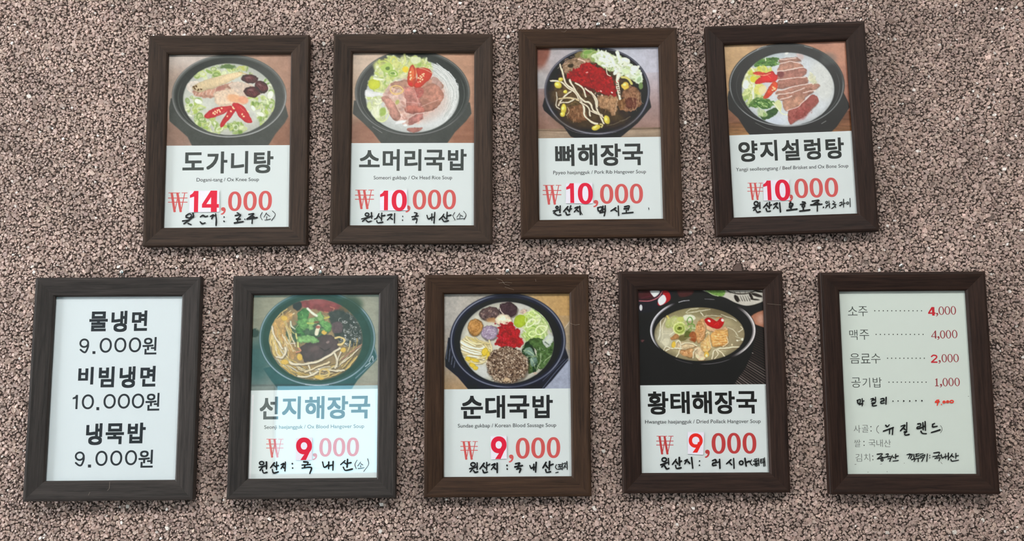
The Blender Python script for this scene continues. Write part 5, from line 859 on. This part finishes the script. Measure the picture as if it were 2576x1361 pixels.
# one entry for each dish menu: crop of the drawing, shear, title glyph boxes, subtitle, won sign, sticker, sticker numerals, comma, zeros
MENUS = {
 1: ((340, 350, .21305), -.010, -.022, (72, 78, 76), [('도', (557, 155, 815, 370)), ('가', (838, 145, 1092, 408)), ('니', (1128, 140, 1337, 408)), ('탕', (1397, 138, 1635, 405))],
     ('Dogani-tang / Ox Knee Soup', (725, 500), (1462, 494)), (388, 630, 618, 868), [(640, 612), (993, 606), (995, 860), (638, 864)], [('1', (645, 612, 745, 862)), ('4', (790, 608, 990, 860))], (1012, 803, 1070, 892), [(1098, 618, 1255, 850), (1278, 615, 1435, 845), (1458, 610, 1615, 843)]),
 2: ((820, 350, .21305), 0, -.011, (70, 76, 74), [('소', (390, 130, 637, 332)), ('머', (668, 118, 872, 375)), ('리', (925, 118, 1128, 375)), ('국', (1160, 125, 1402, 375)), ('밥', (1437, 118, 1662, 370))],
     ('Someori gukbap / Ox Head Rice Soup', (563, 475), (1490, 473)), (343, 597, 567, 832), [(634, 612), (957, 598), (962, 842), (638, 845)], [('1', (638, 608, 733, 840)), ('0', (775, 598, 955, 848))], (940, 783, 998, 865), [(1025, 598, 1183, 832), (1203, 597, 1360, 830), (1380, 597, 1535, 830)]),
 3: ((1290, 330, .21306), -.0145, .02, (62, 65, 64), [('뼈', (497, 152, 730, 415)), ('해', (762, 150, 1000, 412)), ('장', (1033, 145, 1280, 412)), ('국', (1290, 145, 1540, 405))],
     ('Ppyeo haejangguk / Pork Rib Hangover Soup', (478, 509), (1573, 496)), (353, 635, 573, 873), [(628, 618), (940, 612), (945, 855), (626, 853)], [('1', (632, 615, 723, 848)), ('0', (768, 610, 945, 862))], (952, 812, 1010, 897), [(1030, 625, 1187, 858), (1205, 622, 1362, 855), (1382, 620, 1537, 855)]),
 4: ((1760, 320, .21306), -.043, .055, (52, 56, 55), [('양', (452, 155, 692, 415)), ('지', (705, 148, 925, 403)), ('설', (962, 140, 1188, 398)), ('렁', (1227, 128, 1437, 388)), ('탕', (1480, 118, 1712, 378))],
     ('Yangji seolleongtang / Beef Brisket and Ox Bone Soup', (428, 520), (1756, 474)), (563, 655, 750, 865), [(748, 632), (1055, 616), (1066, 862), (756, 868)], [('1', (753, 630, 845, 862)), ('0', (890, 618, 1068, 868))], (1052, 795, 1103, 880), [(1120, 607, 1280, 838), (1298, 600, 1455, 832), (1478, 595, 1635, 825)]),
 6: ((560, 970, .22045), -.012, -.021, (72, 78, 78), [('선', (420, 125, 640, 388)), ('지', (675, 122, 895, 385)), ('해', (935, 118, 1165, 385)), ('장', (1190, 115, 1435, 382)), ('국', (1440, 115, 1687, 378))],
     ('Seonji haejangguk / Ox Blood Hangover Soup', (475, 494), (1615, 482)), (497, 607, 695, 827), [(838, 598), (1026, 592), (1020, 851), (834, 854)], [('9', (838, 592, 1020, 850))], (1028, 770, 1080, 850), [(1103, 597, 1243, 812), (1260, 595, 1400, 810), (1417, 592, 1557, 808)]),
 7: ((1050, 960, .22772), -.010, .003, (52, 53, 54), [('순', (480, 155, 725, 413)), ('대', (750, 150, 970, 412)), ('국', (993, 150, 1238, 410)), ('밥', (1270, 145, 1497, 405))],
     ('Sundae gukbap / Korean Blood Sausage Soup', (447, 508), (1533, 499)), (475, 658, 667, 868), [(807, 604), (985, 600), (990, 853), (811, 861)], [('9', (812, 605, 985, 855))], (1010, 805, 1063, 893), [(1087, 620, 1240, 852), (1258, 617, 1410, 848), (1430, 613, 1578, 845)]),
 8: ((1540, 950, .22782), -.004, .025, (42, 42, 45), [('황', (388, 152, 625, 410)), ('태', (640, 150, 860, 403)), ('해', (877, 148, 1105, 403)), ('장', (1128, 147, 1358, 403)), ('국', (1367, 148, 1602, 398))],
     ('Hwangtae haejangguk / Dried Pollack Hangover Soup', (363, 508), (1640, 500)), (487, 643, 677, 853), [(833, 600), (1016, 604), (1006, 853), (835, 844)], [('9', (845, 615, 1000, 828))], (1025, 795, 1078, 885), [(1098, 612, 1252, 842), (1270, 610, 1420, 840), (1440, 608, 1592, 840)]),
}
# marker writing: width, then strokes of x,y points; 'o' strokes are small loops x,y,rx,ry
HAND = {
 1: (15, '600,905 640,880 665,900 640,930 600,920|690,905 640,950 560,967|640,952 575,1000|683,875 690,922|625,995 660,1010|770,918 800,900 828,916 855,906|768,976 792,998 826,988|890,912 925,892 905,940|912,915 940,900|950,880 958,950 955,1018|1050,918 1050,921|1046,968 1052,972|1205,870 1225,878|1182,903 1245,892 1215,935 1190,944 1240,944|1210,950 1208,980|1172,990 1275,973|1295,945 1296,946|1340,888 1400,880 1360,915 1325,938|1372,905 1405,920|1320,943 1440,926|1385,930 1380,995', '1500,865 1480,910 1500,955|1550,870 1520,922|1550,880 1590,912|1555,915 1550,945|1530,957 1600,942|1620,848 1655,890 1610,962'),
 2: (14, 'o485,890,22,19|420,942 500,922 545,907|490,925 430,970|537,868 541,938|476,960 500,977 535,966|625,880 600,930 570,945|620,905 650,940|660,872 655,960|655,907 695,900|600,965 612,987 670,980|730,897 780,890 725,955|755,925 785,947|811,877 808,990|905,910 906,912|903,955 904,957|1045,867 1075,877 1060,902|1015,917 1090,905|1055,915 1050,935|1025,947 1075,940 1065,988|1192,900 1210,942 1245,922|1250,882 1250,960|1285,865 1275,990|1250,925 1280,915|1392,885 1370,920 1337,950|1385,905 1410,937|1431,862 1426,945|1430,907 1475,896|1375,945 1395,972 1445,962', '1520,865 1500,905 1525,955|1580,872 1545,922|1580,890 1615,912|1585,905 1580,932|1545,942 1635,936|1625,850 1655,895 1630,950'),
 3: (15, 'o522,900,14,14|477,942 560,925|520,930 482,967|560,882 556,960|500,975 530,992 566,988|650,890 602,947|640,915 665,942|684,882 667,955|670,922 695,915|625,955 640,987 675,980|735,907 775,895 727,952|750,925 775,947|790,887 798,982|1002,902 1050,895 1045,935 1012,941 1002,902|1065,885 1062,950|1091,880 1090,950|1062,921 1092,918|1030,962 1085,955 1080,998|1215,905 1157,942|1195,920 1230,947|1245,882 1250,996|1320,892 1375,882 1360,930|1315,917 1360,908|1340,930 1340,962|1292,970 1420,958', '805,950 812,968 822,985|1605,905 1608,925'),
 4: (15, 'o668,900,24,23|632,952 700,927|680,930 637,982|710,887 712,960|660,970 680,1002 715,995|800,895 757,947|790,915 815,942|826,887 825,960|825,922 850,915|785,962 797,992 835,990|877,912 920,895 872,962|900,930 925,957|945,892 955,1000|1075,882 1060,910|1060,902 1100,905 1085,940 1060,945 1065,902|1080,945 1080,965|1030,982 1150,966|1062,930 1090,925|1215,882 1245,886|1190,912 1250,900|o1225,930,16,14|1225,950 1225,975|1182,990 1300,975|1330,872 1410,862 1340,912|1378,885 1412,905|1312,917 1445,908|1390,915 1390,990|1462,945 1463,947', 'o1500,887,13,12|1490,927 1540,906|1520,915 1488,952|1526,870 1536,950|1575,870 1600,890 1570,906 1612,914|1560,960 1600,930|1596,915 1608,950|1655,892 1682,885 1665,930|1650,925 1690,906|1700,850 1700,945|1700,900 1722,895|o1748,895,12,14|1776,838 1779,940'),
 6: (15, 'o445,885,25,19|415,932 490,915|460,925 427,967|500,872 500,950|455,965 467,997 505,990|590,882 547,937|580,905 610,932|616,872 615,960|610,917 635,912|567,957 582,997 635,985|667,902 700,890 667,947|685,920 700,942|716,872 711,975|795,890 796,892|798,940 799,942|925,870 975,877 960,905|905,907 1000,900|940,910 932,935|905,942 1010,935 995,1003|1140,872 1160,932 1205,905|1211,872 1210,950|1261,867 1258,965|1215,915 1258,905|1396,857 1347,902|1390,880 1425,902|1426,842 1420,930|1425,887 1465,880|1377,932 1402,967 1480,952', '1535,850 1510,900 1525,950|1575,872 1542,917|1575,890 1600,906|1575,912 1575,930|1545,947 1615,937|1655,835 1665,900 1610,980'),
 7: (15, 'o615,915,25,21|577,962 655,942|625,945 582,997|660,897 660,970|620,980 637,1002 668,995|736,902 692,962|725,925 755,957|766,892 765,980|765,932 800,911|722,977 737,1005 775,998|822,922 860,910 817,972|840,940 865,967|881,902 882,1005|989,924 991,927|991,964 993,967|1085,907 1130,897 1115,922|1077,942 1160,927|1115,935 1110,957|1095,967 1140,960 1127,1003|1242,927 1257,957 1285,942|1286,912 1285,975|1312,892 1306,1000|1285,950 1310,945|1421,892 1387,952|1415,920 1440,952|1461,882 1456,975|1455,927 1500,911|1417,972 1427,1002 1470,995', '1537,915 1525,945 1545,970|1555,917 1590,915|1572,917 1572,940|1558,942 1596,936|1555,967 1600,962|1578,942 1580,962|1601,900 1600,975|1614,906 1640,900 1616,955|1628,928 1642,948|1651,882 1656,970|1527,1007 1555,1000'),
 8: (15, 'o575,905,25,21|537,962 610,937|590,940 547,987|621,892 625,960|580,975 602,1007 628,1000|706,902 667,957|700,920 725,952|741,882 745,970|740,932 765,921|700,970 712,1002 760,995|802,917 830,905|825,912 802,952|838,928 856,947|876,882 890,1000|965,920 966,922|964,967 966,969|1107,917 1140,905 1145,935 1112,946 1112,970 1150,965|1150,937 1180,930|1186,902 1190,1000|1311,907 1262,952|1290,930 1320,962|1341,892 1346,1000|o1425,940,21,21|1466,892 1480,975|1475,937 1515,922', '1540,905 1525,940 1550,970|1570,902 1600,896|1560,921 1615,915|o1588,936,11,9|1560,957 1620,947|1616,892 1620,970|o1592,968,12,8|1640,900 1640,940 1665,935|1643,902 1662,897|1645,920 1660,918|1671,892 1675,978|1682,882 1690,975|1672,930 1685,928'),
}
def hand(spec, w, S, parent, crop, colour, label):
    # words are told apart by the gaps between their strokes; each word is a part of its own
    st = []
    for q in spec.split('|'):
        xs = [float(q[1:].split(',')[0])] if q[0] == 'o' else [float(a.split(',')[0]) for a in q.split()]; st.append((min(xs), max(xs), q))
    st.sort(); words, end = [], -1e9
    for a, b_, q in st:
        if a - end > 62: words.append([])
        words[-1].append(q); end = max(end, b_)
    for wd in words: ik = Ink(); write(ik, '|'.join(wd), w); ik.build('handwriting', S, parent, crop, colour, GL + .00010, label)
def write(ik, spec, w, dy=0.):
    for st in spec.split('|'):
        if st[0] == 'o':
            x, y, rx, ry = [float(t) for t in st[1:].split(',')]; ik.ring(x, y + dy, rx + w * .45, ry + w * .45, max(rx - w * .5, 1), max(ry - w * .5, 1), 24)
        else: ik.stroke([(float(a), float(b_) + dy) for a, b_ in (q.split(',') for q in st.split())], w, vary=.16)

LABELS = {
 1: 'dark framed ox knee soup menu priced 14,000, leftmost of the upper row', 2: 'dark framed ox head rice soup menu, second of the upper row, showing glass noodles',
 3: 'brown framed pork rib soup menu with red chilli paste and bean sprouts', 4: 'slightly crooked dark framed beef brisket soup menu, rightmost of the upper row',
 5: 'grey-brown framed text-only cold noodle menu in large black letters, no photo', 6: 'sheen-grey framed ox blood soup menu with a bright bluish window reflection on its glass',
 7: 'brown framed blood sausage soup menu with a mound of ground perilla seed', 8: 'dark framed dried pollack soup menu showing a black bowl on a black table',
 9: 'dark framed drinks price list with dotted lines and red prices, rightmost lower frame'}
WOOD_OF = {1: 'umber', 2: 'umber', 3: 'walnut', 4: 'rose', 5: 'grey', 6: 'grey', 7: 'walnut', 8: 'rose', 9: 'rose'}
NAILS = {1: (580, 76), 2: (1043, 78), 3: (1505, 60), 4: (1978, 54), 5: (306, 684), 6: (806, 684), 7: (1277, 681), 8: (1764, 664), 9: (2268, 668)}
NAIL_LABEL = {1: 'steel nail above the ox knee soup menu', 2: 'steel nail above the ox head rice soup menu', 3: 'steel nail above the pork rib soup menu', 4: 'steel nail above the crooked beef brisket menu', 5: 'steel nail above the text-only noodle menu', 6: 'steel nail above the ox blood soup menu', 7: 'steel nail above the blood sausage soup menu', 8: 'steel nail above the dried pollack soup menu', 9: 'steel nail above the drinks price list'}
for k in FRAMES:
    root = bpy.data.objects.new('framed_menu', None); COL.objects.link(root); x, y, z, ti, ya, ro = FRAMES[k]
    # the empty sits at the foot of the frame; parts are given relative to the frame's centre
    root.rotation_mode = 'YXZ'; root.rotation_euler = (ti, ro, ya); M = root_matrix(k); root.location = M @ Vector((0, 0, -FH / 2)); root.empty_display_size = .05
    tag(root, LABELS[k], 'framed menu', 'framed menus on the stone-chip wall')
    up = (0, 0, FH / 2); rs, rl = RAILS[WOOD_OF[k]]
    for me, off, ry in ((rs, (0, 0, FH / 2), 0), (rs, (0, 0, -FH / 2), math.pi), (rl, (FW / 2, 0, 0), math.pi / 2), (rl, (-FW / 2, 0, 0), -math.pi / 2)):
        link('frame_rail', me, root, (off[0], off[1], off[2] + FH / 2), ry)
    gp = link('glass_pane', GLASS_ME, root, up); link('backing_board', BOARD_ME, root, up)
    sh = link('menu_sheet', SHEETS.get(k, SHEETS[0]), root, up); S = Sheet(k, root)
    n_ = NAILS[k]; p = on_wall(n_[0], n_[1], -.006)
    nail = tag(bpy.data.objects.new('wall_nail', None), NAIL_LABEL[k], 'nail', 'nails the menus hang from'); COL.objects.link(nail); nail.location = (p.x, 0, p.z)
    link('shaft', SHAFT_ME, nail); link('head', HEAD_ME, nail)
    lp = M.inverted() @ Vector((p.x, -.004, p.z)); lo = link('hanger_loop', LOOP_ME, root, (lp.x, -.0008, FH / 2 + .0012 + FH / 2)); lo['label'] = 'dark wire hanging loop'
    if k in DISHES:
        P, C = paint_dish(k, 1.15); ny, nx = C.shape[:2]; V = S.at(P.reshape(-1, 2), .00003)
        i = np.arange(ny * nx).reshape(ny, nx); q = np.stack([i[:-1, :-1], i[1:, :-1], i[1:, 1:], i[:-1, 1:]], -1).reshape(-1, 4)
        colr = albedo(C.reshape(-1, 3) * 255., np.array((.012, .022, .022)) if k == 6 else (.030 if k < 3 else .024))
        link('dish_photo', mesh_np('dish_photo', V, q.ravel(), np.full(len(q), 4), PRINT, colr, smooth=True), sh)
    if k in MENUS:
        crop, shr, svr, tc_, title, (sub, sa, sb), wbox, stick, snum, cbox, zeros = MENUS[k]
        for ch, bx in title: ik = Ink(); ik.char(ch, bx, TITLE_W, shr, svr); ik.build('title_letter', S, sh, crop, tc_, .00005)
        ik = Ink(); ik.text(sub, sa, sb, 40, .006); ik.build('subtitle_lettering', S, sh, crop, (62, 66, 66), .00005)
        rc = (188, 74, 74) if k == 8 else RED
        ik = Ink(); won(ik, wbox); ik.build('won_sign', S, sh, crop, rc, .00005); ik = Ink(); ik.fit(COMMA, cbox); ik.build('price_comma', S, sh, crop, rc, .00005)
        for b_ in zeros: ik = Ink(); ik.zero(b_, (b_[2] - b_[0]) * .275, (b_[3] - b_[1]) * .125, svr); ik.build('price_numeral', S, sh, crop, rc, .00005)
        ik = Ink(); ik.quad(stick); ik.build('price_sticker', S, gp, crop, STICK, GL + .00003, 'white paper patch pasted over the old price')
        for ch, b_ in snum:
            ik = Ink(); w_ = b_[2] - b_[0]
            if ch == '1': ik.fit(ONE, b_, svr)
            elif ch == '4': ik.fit(FOUR, b_, svr)
            elif ch == '0': ik.zero(b_, w_ * .30, (b_[3] - b_[1]) * .15, svr)
            else: nine(ik, b_, w_ * (.24 if k == 8 else .30))
            ik.build('sticker_numeral', S, gp, crop, STICKRED if k != 8 else (206, 56, 52), GL + .00006)
        w_, bold, fine = HAND[k]; hand(bold, w_ * 1.15, S, gp, crop, BLACK, 'black marker writing'); hand(fine, 8 if k in (1, 2, 6, 3) else 10, S, gp, crop, (70, 78, 80) if k == 6 else BLACK, 'thinner marker writing')
    if k == 5:
        crop = (40, 670, .22779); sv = -.048; B = 1317.
        ik = Ink()
        for ch, b_ in (('물', (805, 497, 1020, 720)), ('냉', (1048, 490, 1235, 727)), ('면', (1275, 487, 1458, 715)), ('비', (683, 1110, 862, 1308)), ('빔', (908, 1105, 1093, 1338)), ('냉', (1138, 1103, 1325, 1345)), ('면', (1367, 1098, 1550, 1330)),
                       ('냉', (768, 415 + B, 960, 660 + B)), ('묵', (985, 415 + B, 1200, 650 + B)), ('밥', (1227, 408 + B, 1438, 640 + B))): ik = Ink(); ik.char(ch, b_, .034, -.012, sv); ik.build('title_letter', S, sh, crop, (50, 55, 59), .00005)
        ik = Ink()
        for nb, dot, zs, wn in (((700, 797, 810, 957), (845, 937, 878, 968), ((925, 790, 1060, 955), (1087, 787, 1220, 950), (1247, 785, 1383, 950)), (1393, 780, 1560, 975)),
                                ((647, 728 + B, 762, 890 + B), (795, 872 + B, 830, 905 + B), ((878, 720 + B, 1012, 888 + B), (1042, 717 + B, 1175, 885 + B), (1205, 713 + B, 1338, 880 + B)), (1348, 708 + B, 1520, 908 + B)),
                                (None, (888, 238 + B, 920, 272 + B), ((728, 97 + B, 862, 262 + B), (967, 93 + B, 1103, 255 + B), (1125, 90 + B, 1260, 255 + B), (1280, 88 + B, 1417, 252 + B)), (1425, 80 + B, 1592, 278 + B))):
            ik = Ink()
            if nb:
                x0, y0, x1, y1 = nb; ik.ring((x0 + x1) / 2, y0 + 52, 54, 52, 33, 31, sv=sv); ik.stroke([(x1 - 12, y0 + 44), (x1 - 14, y0 + 92), (x1 - 38, y1 - 14), (x0 + 48, y1 - 10), (x0 + 14, y1 - 36)], 21)
            else: ik.fit([[(0, .19), (.45, .12), (.62, 0), (1, 0), (1, 1), (.60, 1), (.60, .27), (0, .31)]], (625, 103 + B, 683, 260 + B), sv)
            x0, y0, x1, y1 = dot; ik.quad([(x0, y0), (x1, y0), (x1, y1), (x0, y1)]); [ik.zero(z_, 23, 22, sv, 2.1) for z_ in zs]; ik.char('원', wn, .018, -.012, sv)
            ik.build('price_lettering', S, sh, crop, (54, 59, 63), .00005)
    if k == 9:
        crop = (2040, 660, .23512); cb = (2040, 960, .2278); sv = .052
        ik = Ink()
        for ch, b_ in (('소', (392, 472, 500, 567)), ('주', (503, 470, 610, 577)), ('맥', (408, 722, 500, 830)), ('주', (517, 720, 625, 828)), ('음', (415, 975, 525, 1083)), ('료', (530, 978, 638, 1080)), ('수', (640, 975, 748, 1083)), ('공', (430, 1232, 535, 1340)), ('기', (548, 1235, 635, 1338)), ('밥', (660, 1230, 760, 1338))): ik.char(ch, b_, -.006, -.006, sv)
        for xa, xb, n_, yy in ((683, 1183, 12, 518), (697, 1200, 12, 771), (820, 1213, 10, 1026), (835, 1232, 10, 1282)):
            for q in range(n_): ik.ell(xa + (xb - xa) * q / (n_ - 1), yy, 6.5, 6.5, 10)
        ik.build('drink_lettering', S, sh, crop, (66, 72, 68), .00005)
        ik = Ink()
        for zs, cm in ((((1365, 472, 1425, 562), (1430, 470, 1490, 560), (1495, 468, 1552, 560)), (1338, 540, 1362, 577)), (((1380, 728, 1437, 815), (1443, 725, 1500, 815), (1508, 723, 1567, 812)), (1352, 790, 1376, 828)), (((1397, 982, 1455, 1070), (1460, 980, 1517, 1070), (1523, 980, 1582, 1068)), (1365, 1045, 1389, 1083)), (((1408, 1237, 1465, 1327), (1470, 1235, 1527, 1325), (1535, 1235, 1593, 1325)), (1380, 1300, 1404, 1337))):
            [ik.zero(z_, 12, 6, sv, 2.0) for z_ in zs]; ik.fit(COMMA, cm)
        ik.poly([[(1329, 730), (1338, 730), (1340, 792), (1346, 792), (1346, 799), (1340, 799), (1341, 815), (1327, 815), (1326, 799), (1287, 799), (1287, 792)], [(1324, 748), (1326, 792), (1297, 792)]])
        ik.poly([[(1330, 1252), (1350, 1240), (1352, 1240), (1354, 1316), (1368, 1320), (1368, 1326), (1328, 1326), (1328, 1320), (1341, 1316), (1339, 1256), (1330, 1258)]])
        ik.build('price_lettering', S, sh, crop, (150, 68, 72), .00005)
        ik = Ink(); ik.fit(FOUR, (1253, 478, 1332, 570), sv); ik.stroke([(1290, 1008), (1310, 994), (1340, 1000), (1344, 1018), (1320, 1042), (1292, 1066)], 15); ik.stroke([(1286, 1068), (1354, 1068)], 15, caps=False)
        ik.build('corrected_numeral', S, sh, crop, (192, 54, 62), .00007, 'bolder red corrected numerals')
        ik = Ink()
        for ch, b_ in (('사', (470, 480, 550, 565)), ('골', (560, 480, 638, 563)), ('쌀', (475, 640, 550, 722)), ('국', (635, 640, 715, 722)), ('내', (722, 638, 795, 722)), ('산', (805, 640, 885, 722)), ('김', (490, 797, 565, 882)), ('치', (583, 795, 655, 882))): ik.char(ch, b_, -.010, -.006, sv)
        for x_, ya_, yb_ in ((662, 498, 545), (585, 662, 704), (682, 822, 862)): ik.ell(x_, ya_, 7, 7, 10); ik.ell(x_ + 2, yb_, 7, 7, 10)
        ik.stroke([(748, 485), (728, 510), (728, 545), (750, 570)], 6); ik.stroke([(1430, 485), (1446, 510), (1446, 540), (1430, 566)], 6); ik.build('origin_lettering', S, sh, cb, (92, 96, 92), .00005)
        hand('510,207 545,197 540,235 520,240 515,207|566,187 570,240|570,217 585,212|535,252 570,242 565,268|662,192 690,186 670,217|690,202 710,198|713,172 715,222|670,237 710,232 680,250 685,268 725,262|770,192 800,186 805,210 775,218 775,240 810,235|831,174 828,248|905,214 907,216|962,213 964,215|1025,213 1027,215|1090,212 1092,214|1160,210 1162,212|1225,210 1227,212', 14, S, gp, cb, BLACK, 'black marker writing')
        hand('825,482 845,497 865,477|800,547 910,507|870,520 868,575|905,515 900,583|995,492 1040,482 990,542|1020,510 1045,532|1059,452 1058,540|1030,557 1060,550 1035,575 1045,590 1085,583|1180,467 1210,465 1210,490 1177,500 1175,520 1225,507|1236,452 1240,530|1261,442 1265,540|1240,495 1262,490|1215,547 1230,570 1275,575|1340,472 1365,462|1347,472 1345,500 1395,492|1330,562 1425,532', 15, S, gp, cb, BLACK, 'black marker writing')
        hand('730,802 790,798 742,845|765,820 800,840|735,852 815,836|o785,866,13,10|830,802 855,798 845,825|825,832 880,825|850,852 880,848 870,880|900,812 880,850|900,827 920,840|936,802 935,850|935,827 965,820|905,877 965,870|1060,807 1100,801 1075,850|1090,812 1120,802 1100,850|1136,802 1140,850|1110,862 1150,852 1140,883|1157,802 1195,795|1155,827 1200,815|1165,800 1165,825|1205,802 1240,795|1210,825 1238,818|1150,852 1235,836|1185,850 1185,883|1230,817 1260,810 1225,878|1286,797 1280,880|1312,815 1313,816|1312,840 1313,841|1355,787 1420,781 1405,815|1345,827 1440,815|1390,825 1390,840|1370,847 1425,840 1415,873|1440,802 1450,842 1480,827|1486,797 1488,850|1519,787 1518,863|1488,827 1515,820|1561,797 1532,840|1555,817 1580,835|1601,792 1600,850|1600,822 1630,815|1545,857 1560,877 1630,866', 11, S, gp, cb, BLACK, 'small black marker writing')
        ik = Ink(); write(ik, '485,915 500,912|765,912 785,908|1030,900 1032,902|840,994 843,996|628,1000 634,999|1435,890 1448,908|1735,163 1745,162', 6); ik.build('smudge', S, sh, cb, (120, 122, 116), .00005)
        ik = Ink(); write(ik, '1395,202 1375,227 1420,222|1410,202 1395,263|1440,250 1443,256|o1470,225,12,11|o1510,222,12,11|o1555,220,19,14', 12); ik.build('red_handwriting', S, gp, cb, (206, 62, 50), GL + .00010, 'red marker price')
    # folded second edge of the sheet along the right side
    edges = {6: ((560, 970, .22045), [(345, 105), (312, 1062)]), 4: ((1760, 320, .21306), [(1797, 60), (1858, 1000)]), 8: ((1540, 950, .22782), [(1692, 90), (1722, 1040)]), 9: ((2040, 660, .23512), [(1648, 310), (1782, 2255)])}
    if k in edges:
        ik = Ink(); ik.stroke(edges[k][1], 22 if k == 6 else 5, caps=False); ik.build('sheet_edge', S, sh, edges[k][0], (226, 228, 228) if k == 6 else (150, 148, 142), .00006)

# ---------------------------------------------------------------- lint and scuffs caught on the frames
def strands(k, lines, name='lint_strand'):
    root = [o for o in bpy.data.objects if o.name.startswith('framed_menu')][k - 1]; M = root_matrix(k); inv = M.inverted(); o3 = inv.to_3x3()
    for pts in lines:
        P = catmull(pts, False, 4) if len(pts) > 2 else np.array(pts, float); V, F = [], []
        for i, (px, py) in enumerate(P):
            o = inv @ CAM_P; d = o3 @ pix_ray(px, py); t = (-.0162 - o.y) / d.y; c = o + d * t; r = .00014
            for j in range(4): a = math.pi / 2 * j + .4; V.append((c.x + r * math.cos(a), c.y + .4 * r * math.sin(a), c.z + r * math.sin(a) * .9 + FH / 2))
        for i in range(len(P) - 1):
            for j in range(4): F.append((i * 4 + j, i * 4 + (j + 1) % 4, i * 4 + 4 + (j + 1) % 4, i * 4 + 4 + j))
        link(name, mesh_py(name, V, F, LINT), root)
strands(7, [[(1249, 701), (1262, 705), (1270, 715), (1282, 718)], [(1270, 722), (1290, 728), (1292, 730)], [(1255, 712), (1275, 710), (1288, 712)], [(1347, 702), (1348, 708)], [(1430, 811), (1445, 817), (1458, 816)]])
strands(5, [[(276, 1212), (275, 1228), (270, 1234)], [(226, 1238), (222, 1246)]])
strands(3, [[(1412, 79), (1420, 80), (1425, 76)]]); strands(8, [[(1930, 764), (1950, 766), (1965, 767)]])
